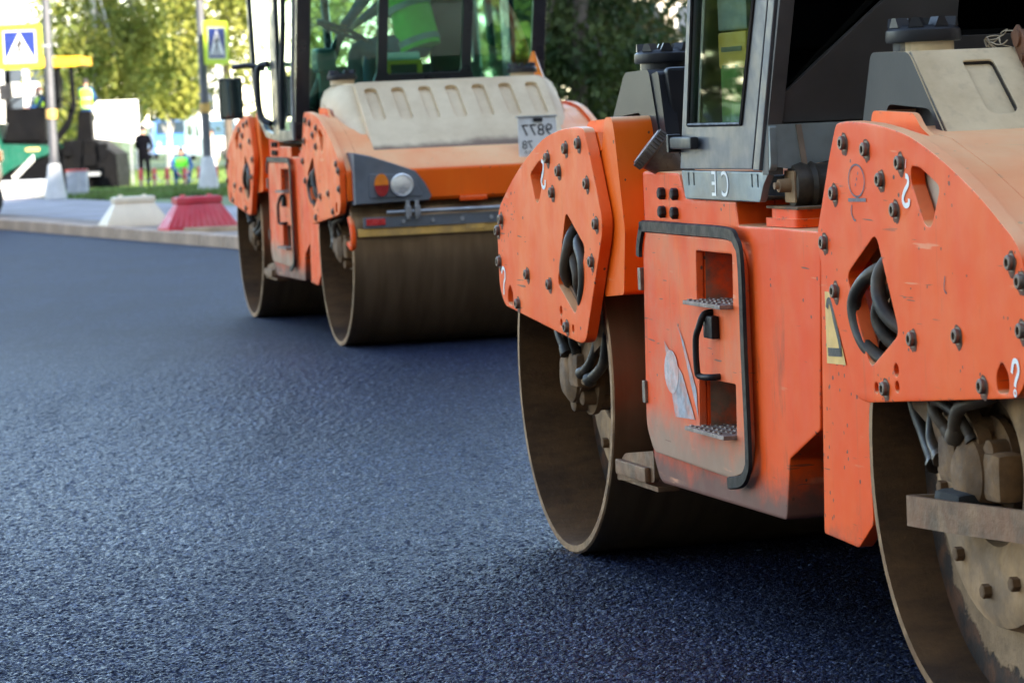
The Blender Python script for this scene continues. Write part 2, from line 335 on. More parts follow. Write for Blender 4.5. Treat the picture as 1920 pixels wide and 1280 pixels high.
# ------------------------------------------------------------------ mesh helpers
class MB:
    def __init__(s): s.v = []; s.f = []; s.hard = False
    def add(s, vs, fs):
        o = len(s.v); s.v += [tuple(p) for p in vs]; s.f += [tuple(i+o for i in f) for f in fs]; return s
    def box(s, x0, x1, y0, y1, z0, z1, b=0.0):
        if b <= 0:
            return s.add([(x0, y0, z0), (x1, y0, z0), (x1, y1, z0), (x0, y1, z0), (x0, y0, z1), (x1, y0, z1), (x1, y1, z1), (x0, y1, z1)],
                         [(0, 3, 2, 1), (4, 5, 6, 7), (0, 1, 5, 4), (1, 2, 6, 5), (2, 3, 7, 6), (3, 0, 4, 7)])
        s.hard = True; bm = bmesh.new(); bmesh.ops.create_cube(bm, size=1.0)
        for v in bm.verts: v.co = ((x0+x1)/2+v.co.x*(x1-x0), (y0+y1)/2+v.co.y*(y1-y0), (z0+z1)/2+v.co.z*(z1-z0))
        bmesh.ops.bevel(bm, geom=list(bm.edges), offset=b, segments=2, affect='EDGES', profile=.6)
        bm.verts.index_update(); s.add([v.co[:] for v in bm.verts], [[v.index for v in f.verts] for f in bm.faces]); bm.free(); return s
    def prism(s, poly, y0, y1, axis='y', b=0.0):
        """poly (p,q) extruded: axis y: (x,z) along y; axis x: (y,z) along x; axis z: (x,y) along z"""
        def co(p, q, t): return {'y': (p, t, q), 'x': (t, p, q), 'z': (p, q, t)}[axis]
        n = len(poly); area = sum(poly[i][0]*poly[(i+1) % n][1]-poly[(i+1) % n][0]*poly[i][1] for i in range(n))
        if (area < 0): poly = poly[::-1]
        vs = [co(p, q, y0) for p, q in poly]+[co(p, q, y1) for p, q in poly]
        fs = [tuple(range(n)), tuple(range(2*n-1, n-1, -1))]+[(i, i+n, (i+1) % n+n, (i+1) % n) for i in range(n)]
        if axis in 'xz': fs = [f[::-1] for f in fs]
        if b > 0:
            s.hard = True; bm = bmesh.new(); bv = [bm.verts.new(v) for v in vs]
            for f in fs: bm.faces.new([bv[i] for i in f])
            es = [e for e in bm.edges if len(e.link_faces) == 2 and e.calc_face_angle(0) > R(25)]
            bmesh.ops.bevel(bm, geom=es, offset=b, segments=2, affect='EDGES', profile=.6, clamp_overlap=True)
            bm.verts.index_update(); s.add([v.co[:] for v in bm.verts], [[v.index for v in f.verts] for f in bm.faces]); bm.free(); return s
        return s.add(vs, fs)
    def ring(s, path, radii, n=10, caps=True, flat=1.0):
        """swept tube through path with a radius per point"""
        P = [Vector(p) for p in path]; vs = []; fs = []; prev = None
        for i, p in enumerate(P):
            t = (P[min(i+1, len(P)-1)]-P[max(i-1, 0)]).normalized()
            if prev is None: a = t.orthogonal().normalized() if abs(t.z) > .95 else t.cross(Vector((0, 0, 1))).normalized()
            else: a = (prev-t*prev.dot(t)).normalized()
            prev = a; b = t.cross(a); r = radii[i] if isinstance(radii, (list, tuple)) else radii
            vs += [p+a*math.cos(2*math.pi*k/n)*r+b*math.sin(2*math.pi*k/n)*r*flat for k in range(n)]
        for i in range(len(P)-1):
            for k in range(n): fs.append((i*n+k, i*n+(k+1) % n, (i+1)*n+(k+1) % n, (i+1)*n+k))
        if caps: fs += [tuple(range(n-1, -1, -1)), tuple(range((len(P)-1)*n, len(P)*n))]
        return s.add(vs, fs)
    def tube(s, pts, r, n=10, sub=6):
        return s.ring(spline(pts, sub) if sub > 1 else pts, r, n)
    def cyl(s, p0, p1, r0, r1=None, n=20): return s.ring([p0, p1], [r0, r1 if r1 is not None else r0], n)
    def lathe(s, prof, origin, axis, n=24, closed=False):
        """prof: (t along axis, radius)"""
        ax = Vector(axis).normalized(); a = ax.orthogonal().normalized(); b = ax.cross(a); o = Vector(origin); vs = []; fs = []
        for t, r in prof:
            vs += [o+ax*t+a*math.cos(2*math.pi*k/n)*r+b*math.sin(2*math.pi*k/n)*r for k in range(n)]
        m = len(prof)
        for i in range(m if closed else m-1):
            j = (i+1) % m
            for k in range(n): fs.append((i*n+k, i*n+(k+1) % n, j*n+(k+1) % n, j*n+k))
        if not closed:
            if prof[0][1] > 1e-5: fs.append(tuple(range(n-1, -1, -1)))
            if prof[-1][1] > 1e-5: fs.append(tuple(range((m-1)*n, m*n)))
        return s.add(vs, fs)
    def loft(s, rings):
        n = len(rings[0]); vs = [p for r in rings for p in r]; fs = []
        for i in range(len(rings)-1):
            for k in range(n): fs.append((i*n+k, i*n+(k+1) % n, (i+1)*n+(k+1) % n, (i+1)*n+k))
        fs += [tuple(range(n-1, -1, -1)), tuple(range((len(rings)-1)*n, len(rings)*n))]
        return s.add(vs, fs)
    def ribbon(s, pts, w, y, plane='y'):
        """flat painted stroke in the plane y = const; pts (x,z)"""
        P = [Vector(p) for p in pts]; vs = []
        for i, p in enumerate(P):
            t = (P[min(i+1, len(P)-1)]-P[max(i-1, 0)]).normalized(); nn = Vector((-t.y, t.x)); ww = w[i] if isinstance(w, (list, tuple)) else w
            for sg in (1, -1):
                q = p+nn*ww*.5*sg; vs.append((q.x, y, q.y) if plane == 'y' else (y, q.x, q.y))
        return s.add(vs, [(2*i, 2*i+1, 2*i+3, 2*i+2) for i in range(len(P)-1)])
    def mesh(s, name, su=1, sv=1):
        me = bpy.data.meshes.new(name)
        vs = [(x*su, y*sv, z) for x, y, z in s.v] if (su, sv) != (1, 1) else s.v
        fs = [f[::-1] for f in s.f] if su*sv < 0 else s.f
        me.from_pydata(vs, [], fs); return me
    def build(s, name, mat, parent=None, smooth=40, su=1, sv=1, fix=True):
        me = s.mesh(name, su, sv)
        if fix:
            bm = bmesh.new(); bm.from_mesh(me); bmesh.ops.recalc_face_normals(bm, faces=bm.faces); bm.to_mesh(me); bm.free()
        o = link(name, me, mat, parent, smooth)
        if s.hard and smooth: weighted(o)
        return o
def weighted(o):
    w = o.modifiers.new('weighted', 'WEIGHTED_NORMAL'); w.keep_sharp = True; w.weight = 80
def spline(pts, sub=6):
    P = [Vector(p) for p in pts]; out = []
    for i in range(len(P)-1):
        p0, p1, p2, p3 = P[max(i-1, 0)], P[i], P[i+1], P[min(i+2, len(P)-1)]
        for k in range(sub):
            t = k/sub; out.append(.5*((2*p1)+(p2-p0)*t+(2*p0-5*p1+4*p2-p3)*t*t+(3*p1-p0-3*p2+p3)*t*t*t))
    return out+[P[-1]]
def link(name, me, mat, parent=None, smooth=40):
    o = bpy.data.objects.new(name, me); C.objects.link(o)
    if mat and not me.materials: me.materials.append(M[mat] if isinstance(mat, str) else mat)
    if smooth:
        me.shade_smooth()
        me.set_sharp_from_angle(angle=R(smooth))
    if parent: o.parent = parent
    return o
def rnd(poly, r, n=4):
    """round the corners of a 2-D polygon"""
    P = [Vector(p) for p in poly]; out = []; m = len(P)
    for i in range(m):
        a, b, c = P[i-1], P[i], P[(i+1) % m]; rr = r[i] if isinstance(r, (list, tuple)) else r
        d1 = (a-b); d2 = (c-b); k = min(rr, d1.length*.45, d2.length*.45)
        if k < 1e-4: out.append(b); continue
        s0 = b+d1.normalized()*k; s1 = b+d2.normalized()*k
        for j in range(n+1):
            t = j/n; out.append((1-t)**2*s0+2*t*(1-t)*b+t*t*s1)
    return [tuple(p) for p in out]
def circle(c, r, n=14, ry=None): return [(c[0]+r*math.cos(2*math.pi*k/n), c[1]+(ry or r)*math.sin(2*math.pi*k/n)) for k in range(n)]
def plate(name, outer, holes, y0, y1, mat, parent, bev=.004, su=1, sv=1, plane='y', smooth=35):
    """a flat plate with holes: outline in (x,z), thickness y0..y1 (plane x: outline in (y,z), thickness along x)"""
    cu = bpy.data.curves.new('tmp', 'CURVE'); cu.dimensions = '2D'; cu.fill_mode = 'BOTH'
    cu.extrude = max(abs(y1-y0)/2-bev, .0005); cu.bevel_depth = bev; cu.bevel_resolution = 1; cu.offset = -bev
    for pl in [outer]+list(holes):
        sp = cu.splines.new('POLY'); sp.points.add(len(pl)-1); sp.use_cyclic_u = True
        for p, q in zip(sp.points, pl): p.co = (q[0], q[1], 0, 1)
    tmp = bpy.data.objects.new('tmp', cu); C.objects.link(tmp)
    dg = bpy.context.evaluated_depsgraph_get(); me = bpy.data.meshes.new_from_object(tmp.evaluated_get(dg)); bpy.data.objects.remove(tmp)
    bm = bmesh.new(); bm.from_mesh(me); bmesh.ops.remove_doubles(bm, verts=bm.verts, dist=1e-5)
    ym = (y0+y1)/2
    for v in bm.verts:
        x, y, z = v.co; v.co = (x*su, (ym-z)*sv, y) if plane == 'y' else ((ym+z)*su, x*sv, y)
    bmesh.ops.recalc_face_normals(bm, faces=bm.faces); bm.to_mesh(me); bm.free(); me.name = name; me.materials.clear()
    o = link(name, me, mat, parent, smooth); weighted(o); return o
def text_mesh(body, size, mirror=True, thick=.0006):
    cu = bpy.data.curves.new('tmp', 'FONT'); cu.body = body; cu.size = size; cu.align_x = 'CENTER'; cu.align_y = 'CENTER'; cu.extrude = thick
    tmp = bpy.data.objects.new('tmp', cu); C.objects.link(tmp)
    dg = bpy.context.evaluated_depsgraph_get(); me = bpy.data.meshes.new_from_object(tmp.evaluated_get(dg)); bpy.data.objects.remove(tmp)
    me.materials.clear()
    if mirror:
        for v in me.vertices: v.co.x *= -1
        me.flip_normals()
    return me
def thing(name, label, cat, loc=(0, 0, 0), rz=0, group=None):
    o = bpy.data.objects.new(name, None); C.objects.link(o); o.location = loc; o.rotation_euler = (0, 0, rz); o.empty_display_size = .2
    return tag(o, label, cat, group)
def tag(o, label=None, cat=None, group=None, kind=None):
    for k, v in (('label', label), ('category', cat), ('group', group), ('kind', kind)):
        if v: o[k] = v
    return o
#PARTS
# ================================================================== the setting
def grid_sheet(name, xs, ys, zf, mat, kind='structure'):
    nx, ny = len(xs), len(ys)
    v = [(x, y, zf(x, y)) for y in ys for x in xs]
    f = [(j*nx+i, j*nx+i+1, (j+1)*nx+i+1, (j+1)*nx+i) for j in range(ny-1) for i in range(nx-1)]
    me = bpy.data.meshes.new(name); me.from_pydata(v, [], f)
    o = link(name, me, mat, None, 60); tag(o, kind=kind); return o
# ground: one sheet to the horizon, below road and verge
tag(grid_sheet('ground', [-1500, -300, 0, 300, 1500], [-400, -60, 60, 110, 300, 2500], lambda x, y: -.75, 'lawn_soil'))
ys_r = [-60, -20, 0, 6, 12, 13, 14, 15, 16, 17, 18, 19, 20, 24, 30, 37, 48, 60, 80, 110, 160, 260]
vr = []; fr_ = []
for y in ys_r: vr += [(-160, y, road_z(0, y)), (kerb_x(y), y, road_z(0, y))]
for i in range(len(ys_r)-1): fr_.append((2*i, 2*i+1, 2*i+3, 2*i+2))
me = bpy.data.meshes.new('road'); me.from_pydata(vr, [], fr_); tag(link('road', me, 'asphalt', None, 60), kind='structure')
# the chippings of the fresh surface, as relief where they are near enough to see
def chippings():
    rows = []; y = 8.0
    while y < 23: rows.append(y); y += .0064*(y/9)**2
    ys = np.array(rows); nc = 500; fx = np.linspace(-.175, .185, nc)
    X = ys[:, None]*fx[None, :]; Y = np.repeat(ys[:, None], nc, 1)
    X = X+rng.uniform(-.0022, .0022, X.shape)*(Y/9); Y = Y+rng.uniform(-.0025, .0025, X.shape)
    h = rng.random(X.shape); h = .6*h+.2*np.roll(h, 1, 0)+.2*np.roll(h, 1, 1)
    t = np.clip((Y-13)/6.5, 0, 1); base = .1*t*t*(3-2*t)
    fade = np.clip((23-Y)/5, 0, 1)*np.clip((Y-8)/.2, 0, 1)
    Z = base+.0035+(h-.5)*.0112*fade-.003*(1-fade)
    nr_ = len(ys); co = np.stack([X, Y, Z], -1).reshape(-1, 3)
    i = np.arange((nr_-1)*nc).reshape(nr_-1, nc)[:, :-1].ravel(); q = np.stack([i, i+1, i+1+nc, i+nc], 1).astype(np.int32)
    me = bpy.data.meshes.new('asphalt_chippings'); me.vertices.add(len(co)); me.vertices.foreach_set('co', co.ravel()); me.loops.add(q.size); me.loops.foreach_set('vertex_index', q.ravel())
    me.polygons.add(len(q)); me.polygons.foreach_set('loop_start', np.arange(0, q.size, 4, dtype=np.int32)); me.update()
    tag(link('asphalt_chippings', me, 'asphalt', None, 0), kind='structure')
chippings()
KD = Vector((-.381, 1, 0)).normalized(); KN = Vector((KD.y, -KD.x, 0))        # along the kerb, and away from the road
def kerb_pt(y, off, z): return Vector((kerb_x(y), y, 0)) + KN*off + Vector((0, 0, z))
# kerb stones: one metre pieces
kerb = tag(bpy.data.objects.new('kerb', None), kind='structure'); C.objects.link(kerb)
km = MB().box(0, .985, .003, .20, -.28, .14, .012).mesh('kerb_stone')
km.materials.append(M['kerb_stone'])
yy = 30.0; i = 0
while yy < 62:
    o = bpy.data.objects.new('kerb_stone', km); C.objects.link(o); o.parent = kerb
    p = kerb_pt(yy, 0, road_z(0, yy)); o.location = p+Vector((0, 0, random.uniform(-.006, .006)))
    o.rotation_euler = (0, 0, math.atan2(KD.y, KD.x)); o.scale = (1, -1, 1)
    yy += KD.y
for a, b in ((-60, 30.0), (62, 250)):
    n = 12; m = MB()
    for k in range(n):
        p0, p1 = [kerb_pt(a+(b-a)*(k+t)/n, 0, 0) for t in (0, 1)]; q0, q1 = p0+KN*.2, p1+KN*.2
        z0, z1 = road_z(0, p0.y)+.14, road_z(0, p1.y)+.14
        m.add([(*p0.xy, -.3), (*p1.xy, -.3), (*p1.xy, z1), (*p0.xy, z0), (*q1.xy, z1), (*q0.xy, z0), (*q0.xy, -.3), (*q1.xy, -.3)], [(0, 1, 2, 3), (3, 2, 4, 5), (5, 4, 7, 6)])
    m.build('kerb_run', 'kerb_stone', kerb, 30)
def strip(name, o0, o1, dz, mat, y0=-60, y1=250, n=60):
    m = MB(); vs = []; fs = []
    for k in range(n+1):
        y = y0+(y1-y0)*k/n
        for o in (o0, o1):
            p = kerb_pt(y, o, 0); w = sstep(30, 62, y)
            vs.append((p.x, p.y, (road_z(0, y)+.12)*(1-w)+verge_z(p.y)*w+dz))
        if k: fs.append((2*k-2, 2*k-1, 2*k+1, 2*k))
    return tag(m.add(vs, fs).build(name, mat, None, 60, fix=False), kind='structure')
strip('dirt_verge', .2, .8, 0.0, 'dirt_strip'); strip('pavement', .8, 3.9, .004, 'pavement_grey'); 
xs = list(np.linspace(3.9, 140, 26))
def verge(name, mat):
    vs = []; fs = []; ysv = list(np.linspace(-60, 60, 13))+list(np.linspace(66, 110, 12))+[130, 160, 200, 250]
    for y in ysv:
        for o in xs:
            p = kerb_pt(y, o, 0); w = sstep(30, 62, y)
            vs.append((p.x, p.y, (road_z(0, y)+.12)*(1-w)+verge_z(p.y)*w-.004))
    nx = len(xs)
    for j in range(len(ysv)-1):
        for i in range(nx-1): fs.append((j*nx+i, j*nx+i+1, (j+1)*nx+i+1, (j+1)*nx+i))
    me = bpy.data.meshes.new(name); me.from_pydata(vs, [], fs); return tag(link(name, me, mat, None, 60), kind='structure')
verge('lawn', 'lawn_soil')
# grass: thousands of blades on the lawn that the picture sees
def blades(n, w, h):
    P = np.zeros((n, 3, 3)); k = 0
    while k < n:
        px = random.uniform(120, 470); Y = 58+random.random()**1.5*75
        p = at(px, 300, Y)
        off = (Vector((p.x, p.y, 0))-kerb_pt(p.y, 0, 0)).dot(KN)
        if off < 4.0: continue
        z = verge_z(p.y)-.01; a = random.uniform(0, 6.3); hh = h*random.uniform(.5, 1.3); s = .5+Y/80
        P[k] = [(p.x-w*s*math.cos(a), p.y-w*s*math.sin(a), z), (p.x+w*s*math.cos(a), p.y+w*s*math.sin(a), z), (p.x+random.uniform(-.06, .06), p.y+random.uniform(-.06, .06), z+hh)]; k += 1
    me = bpy.data.meshes.new('grass'); me.from_pydata(P.reshape(-1, 3).tolist(), [], [(3*i, 3*i+1, 3*i+2) for i in range(n)])
    tag(link('grass', me, 'grass_blade', None, 0), 'short green lawn grass behind the pavement', 'grass', kind='stuff')
blades(26000, .018, .10)

# ================================================================== road rollers
L2, RD, WH = 1.757, 0.6, 0.79
def Yv(v): return -v-WH
bolt_me = MB().lathe([(-.004, .0215), (.0015, .0215), (.0015, .0175), (.011, .0175), (.0135, .015), (.0135, .0095), (.004, .0095), (.004, 0)], (0, 0, 0), (0, -1, 0), 14).mesh('bolt')
bolt_me.materials.append(M['bolt_steel']); bolt_me.shade_smooth(); bolt_me.set_sharp_from_angle(angle=R(35))
simple('bolt_stain', (.13, .045, .018), .8, 0, .5, 60)
def stain(me, seed):
    bm = bmesh.new(); bm.from_mesh(me); r_ = random.Random(seed)
    vs = [bm.verts.new((math.cos(a)*q, -.0009, math.sin(a)*q*(1.25 if math.sin(a) < 0 else 1))) for a, q in [(2*math.pi*k/20, r_.uniform(.0225, .029)) for k in range(20)]]
    f = bm.faces.new(vs); f.material_index = 1; bm.to_mesh(me); bm.free(); me.materials.append(M['bolt_stain'])
BOLT_MES = [bolt_me.copy() for k in range(5)]
for k, m_ in enumerate(BOLT_MES): stain(m_, k)
hub_bolt_me = MB().lathe([(-.002, .018), (.02, .018), (.022, .014), (.022, 0)], (0, 0, 0), (0, -1, 0), 6).mesh('hub_bolt'); hub_bolt_me.materials.append(M['dusty_iron'])
BOLTS = [(1.224, 1.391), (1.379, 1.375), (1.609, 1.343), (1.475, 1.301), (1.143, 1.263), (1.566, 1.229), (1.056, 1.136), (1.125, 1.014), (1.649, .921), (1.935, .944), (2.078, .837), (1.456, .788), (2.262, 1.125), (2.315, 1.085), (2.312, .976)]
PLATE = rnd([(1.165, 1.44), (1.25, 1.446), (1.443, 1.438), (1.654, 1.412), (1.853, 1.357), (2.072, 1.277), (2.29, 1.172), (2.335, 1.11), (2.335, .88), (2.27, .822), (1.31, .742), (1.24, .752), (1.005, 1.10), (.995, 1.155), (1.11, 1.36)],
            [.02, .05, .08, .08, .08, .08, .05, .03, .04, .03, .03, .03, .03, .03, .02], 3)
DIAMOND = rnd([(1.42, 1.168), (1.556, .928), (1.352, .832), (1.205, 1.058)], .03)
TRI = rnd([(1.672, 1.335), (1.73, 1.332), (1.852, 1.288), (1.79, 1.192), (1.75, 1.195), (1.668, 1.30)], .022)
SLOT = rnd([(2.156, .826), (2.15, .868), (2.186, .902), (2.222, .872), (2.224, .832)], .018)
def place(me, name, parent, x, y, z, mat=None):
    o = bpy.data.objects.new(name, me); C.objects.link(o); o.parent = parent; o.location = (x, y, z); return o

def roller_end(root, su, near):
    """drum, yoke, side plates and tank of one end; su +1 is the end towards the camera"""
    # drum
    prof = [(-.79, .572), (-.79, .594), (-.785, .6), (-.4, .6), (0, .6), (.4, .6), (.785, .6), (.79, .594), (.79, .572), (.54, .572), (0, .572), (-.54, .572)]
    drum = MB().lathe(prof, (L2, 0, RD), (0, 1, 0), 112, closed=True).build('drum', 'drum_steel', root, 35, su)
    drum.data.materials.append(M['drum_inside']); drum.data.materials.append(M['worn_rim'])
    for p in drum.data.polygons:
        if all(math.hypot(abs(drum.data.vertices[i].co.x)-L2, drum.data.vertices[i].co.z-RD) < .58 for i in p.vertices): p.material_index = 1
        elif abs(p.center.y) > .784: p.material_index = 2
    o_ = .11 if near and su > 0 else 0.0
    for sv in (1, -1):
        d = MB().lathe([(t-o_, r) for t, r in [(-.555, .10), (-.545, .30), (-.54, .5), (-.54, .5725), (-.52, .5725), (-.52, .10)]], (L2, 0, RD), (0, 1, 0), 72, closed=True).build('drum_disc', 'disc_dirt', drum, 40, su, sv)
        uv = d.data.uv_layers.new(name='UVMap')
        for l in d.data.loops:
            c = d.data.vertices[l.vertex_index].co; uv.data[l.index].uv = (math.hypot(abs(c.x)-L2, c.z-RD), 0)
        if sv < 0: continue
        hub = MB().lathe([(t-o_, r) for t, r in [(-.55, .17), (-.59, .18), (-.60, .21), (-.598, .34), (-.585, .375), (-.54, .39), (-.54, .17)]], (L2, 0, RD), (0, 1, 0), 48, closed=True).build('hub_ring', 'dusty_hub', drum, 40, su)
        for k in range(10):
            a = 2*math.pi*(k+.35)/10; place(hub_bolt_me, 'hub_bolt', drum, su*(L2+.29*math.cos(a)), -.598-o_, RD+.29*math.sin(a))
        mo = MB().lathe([(-.53, .165), (-.62, .16), (-.63, .118), (-.675, .115), (-.68, .135), (-.70, .135), (-.705, .095), (-.765, .088), (-.785, .06), (-.785, 0)], (L2, 0, RD), (0, 1, 0), 28)
        for a, r in ((.6, .032), (1.7, .036), (2.6, .038), (3.9, .028), (5.1, .034)):
            mo.lathe([(-.58, r), (-.745, r*.95), (-.75, r*.7), (-.75, 0)], (L2+.10*math.cos(a), 0, RD+.10*math.sin(a)), (0, 1, 0), 10)
        mo.box(L2-.15, L2-.04, -.785, -.70, RD-.03, RD+.085, .02).box(L2-.19, L2-.14, -.77, -.72, RD-.02, RD+.05, .012).box(L2+.06, L2+.17, -.76, -.68, RD-.06, RD+.06, .025)
        mo.build('drive_motor', 'dusty_iron', root, 40, su)
        arm = MB().prism(rnd([(1.30, .86), (1.56, .86), (1.80, .70), (1.84, .56), (1.74, .50), (1.64, .58), (1.50, .69), (1.36, .74)], .03), Yv(-.07), Yv(-.035), 'y', .006)
        arm.build('fork_arm', 'dusty_iron', root, 35, su)
        for pts, r in (([(1.60, Yv(-.02), .62), (1.52, Yv(-.03), .66), (1.49, Yv(-.05), .74), (1.50, Yv(-.06), .86)], .015),
                       ([(1.66, Yv(-.03), .68), (1.61, Yv(.0), .75), (1.56, Yv(-.06), .82), (1.55, Yv(-.1), .9)], .015),
                       ([(1.72, Yv(-.01), .68), (1.78, Yv(.0), .76), (1.88, Yv(-.05), .80), (1.98, Yv(-.08), .92)], .018),
                       ([(1.58, Yv(-.02), .74), (1.66, Yv(.01), .77), (1.74, Yv(-.01), .74), (1.78, Yv(-.03), .68)], .013),
                       ([(1.33, Yv(-.09), .9), (1.36, Yv(-.05), .76), (1.43, Yv(-.05), .66), (1.54, Yv(-.03), .60)], .018)):
            hm = MB().tube(pts, r, 10, 7); q = spline(pts, 7); hm.ring([q[0], q[1], q[2], q[3]], [r*1.45, r*1.45, r*1.3, r*1.05], 8); hm.ring([q[-1], q[-2], q[-3]], [r*1.4, r*1.4, r*1.05], 8)
            hm.build('drive_hose', 'hose_rubber', root, 50, su)
    # yoke beam across the machine
    yp = [(1.35, 1.425), (1.62, 1.395), (1.86, 1.325), (2.06, 1.25), (2.29, 1.135), (2.352, 1.085), (2.365, 1.06), (2.365, .905), (2.345, .885), (2.30, .89), (2.25, 1.06), (1.95, 1.235), (1.6, 1.30), (1.35, 1.31)]
    MB().prism(yp, -.72, .72, 'y', .008).build('yoke_beam', 'orange_fresh', root, 35, su)
    sh = yp[:8]+[(2.345, .90), (2.345, 1.055), (2.28, 1.115), (2.05, 1.232), (1.855, 1.307), (1.615, 1.377), (1.35, 1.407)]
    for sv in (1, -1): MB().prism(sh, -.810, -.721, 'y').build('deck_sheet', 'orange_fresh', root, 35, su, sv)
    for sv in (1, -1):
        mtl = 'orange_plate' if near and su > 0 else 'orange_plate_lit'
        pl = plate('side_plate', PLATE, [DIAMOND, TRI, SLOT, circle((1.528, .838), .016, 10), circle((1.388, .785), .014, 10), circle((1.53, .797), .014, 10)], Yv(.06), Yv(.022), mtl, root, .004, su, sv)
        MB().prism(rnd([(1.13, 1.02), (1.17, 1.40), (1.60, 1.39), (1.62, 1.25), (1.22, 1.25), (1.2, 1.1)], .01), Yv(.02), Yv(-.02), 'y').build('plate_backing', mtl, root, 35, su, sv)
        if sv > 0:
            for k, (s, z) in enumerate(BOLTS): place(BOLT_MES[k % 5], 'bolt', pl, su*s, Yv(.06), z).rotation_euler = (0, random.uniform(-.15, .15), 0)
            for pts, r in (([(1.46, Yv(-.05), 1.10), (1.36, Yv(.035), 1.075), (1.255, Yv(.055), 1.01), (1.252, Yv(.055), .94), (1.31, Yv(.045), .875), (1.40, Yv(.0), .825), (1.44, Yv(-.06), .76)], .0185),
                           ([(1.52, Yv(-.07), 1.09), (1.43, Yv(.03), 1.03), (1.37, Yv(.045), .965), (1.40, Yv(.03), .905), (1.47, Yv(-.02), .855), (1.5, Yv(-.06), .78)], .016),
                           ([(1.48, Yv(-.06), 1.20), (1.43, Yv(.035), 1.10), (1.425, Yv(.06), 1.035), (1.475, Yv(.055), .965), (1.56, Yv(.005), .91), (1.60, Yv(-.06), .86)], .0185)):
                MB().tube(pts, r, 12, 8).build('hydraulic_hose', 'hose_rubber', root, 50, su)
            MB().prism([(1.345, .836), (1.362, .862), (1.572, .952), (1.578, .918)], Yv(.030), Yv(.022), 'y').build('hose_clamp_bar', 'rust_bar', root, 30, su)
            MB().box(1.64, 1.88, Yv(.016), Yv(.010), 1.15, 1.315).build('slot_lit_sheet', 'dust_beige', root, 0, su)  # added sheet; the light on the dusty deck is in its pale colour
            MB().box(1.25, 1.62, Yv(-.16), Yv(-.14), .85, 1.25).build('cavity_dark_sheet', 'dark_void', root, 0, su)  # near-black sheet: shade of the cavity put into its colour
        if su < 0:
            MB().prism(rnd([(.925, .915), (1.14, .90), (1.14, 1.30), (1.06, 1.472), (.985, 1.472), (.965, 1.435), (.885, 1.12)], .018), Yv(.018), Yv(-.13), 'y', .014).build('fork_box', 'orange_fresh', root, 40, su, sv)
        else:
            sk = plate('fork_skirt', rnd([(.852, 1.13), (.872, 1.165), (1.16, 1.165), (1.30, 1.0), (1.20, .74), (1.168, .70), (1.172, .415), (1.06, .343), (.80, .352)], .012), [], Yv(0), Yv(-.04), 'orange_paint_b', root, .004, su, sv)
    # tank
    long = (not near) and su > 0
    e = (2.20, 1.15) if long else (1.48, 1.40)
    tm = 'tank_all_dust' if long else ('tank_dusty' if su > 0 else 'tank_black')
    core = [(.90, 1.36), (.98, 1.612), (1.24, 1.606), (e[0]-.02, e[1]+.005), (e[0]-.06, e[1]-.02)] + ([(1.6, 1.40)] if long else []) + [(1.36, 1.38)]
    if long: core = [(.90, 1.42), (.98, 1.612), (1.55, 1.606), (2.18, 1.155), (2.15, 1.14), (1.9, 1.30), (1.5, 1.42)]
    tk = MB().prism(core, -.60, .60, 'y', .03 if long else .012).build('water_tank', tm, root, 40, su)
    for sv in (1, -1):
        if long:
            sp = [(.90, 1.40), (.985, 1.59), (1.53, 1.585), (2.10, 1.165), (2.07, 1.15), (1.85, 1.33), (1.4, 1.425), (1.05, 1.44)]
            m = MB(); n = len(sp); m.loft([[(x, -.60, z+.015) for x, z in sp], [(x, -.635, z+.012) for x, z in sp], [(x*.99, -.68, z-.02) for x, z in sp], [(1.3+(x-1.3)*.82, -.715, z-.075 if z > 1.45 else z-.0) for x, z in sp]])
            m.build('tank_shoulder', tm, root, 40, su, sv)
        else:
            m = MB().prism(rnd([(.88, 1.37), (.985, 1.617), (1.25, 1.612), (1.475, 1.40), (1.44, 1.385), (1.385, 1.468), (1.09, 1.483), (1.05, 1.37)], [.01, .025, .03, .02, .005, .03, .03, .01]), -.68, -.595, 'y', .012)
            m.build('tank_shoulder', tm, root, 40, su, sv)
        # filler neck and toothed cap
        nk = MB().lathe([(0, .078), (.032, .078), (.034, 0)], (1.115, -.585, 1.605), (0, 0, 1), 28).build('filler_neck', tm if su > 0 else 'black_plastic', root, 40, su, sv)
        cp = MB().lathe([(0, .0), (0, .094), (.006, .097), (.03, .095), (.036, .088), (.042, .08), (.042, 0)], (1.115, -.585, 1.637), (0, 0, 1), 32)
        for k in range(8):
            a = 2*math.pi*k/8+.2; c, s_ = math.cos(a), math.sin(a)
            cp.loft([[(1.115+c*r_-s_*w, -.585+s_*r_+c*w, 1.637+z) for r_, w in ((.052, -q), (.088, -q), (.088, q), (.052, q))] for z, q in ((.038, .020), (.062, .009))])
        cp.build('filler_cap', 'black_plastic', root, 40, su, sv)
    # ribbed front face of the tank
    a0 = Vector((1.56, 1.612) if long else (1.245, 1.612)); a1 = Vector(e); dd = (a1-a0); ln = dd.length; dn = dd/ln; nn = Vector((-dn.y, dn.x))
    if nn.x < 0: nn = -nn
    ribs = []
    r0, r1 = (.09, .43) if long else (.05, .25)
    for k in range(7):
        yc = -.51+.17*k
        ribs.append(rnd([(yc-.040, r0), (yc+.040, r0), (yc+.046, r1), (yc-.034, r1)], .036 if long else [.010, .012, .03, .03]))
    face = plate('tank_face', rnd([(-.60, .02), (.60, .02), (.60, ln), (-.60, ln)], .04) if long else [(-.676, .004), (.676, .004), (.676, ln-.004), (-.676, ln-.004)], ribs, -.014, .014, tm, root, .005, 1, 1, 'x')
    for v in face.data.vertices:
        x, y, t = v.co; q = a0+dn*t+nn*(x+(.004 if long else -.006)); v.co = (q.x*su, y, q.y)
    if su < 0: face.data.flip_normals()
    if su > 0 and not near:
        scr = lambda x: x
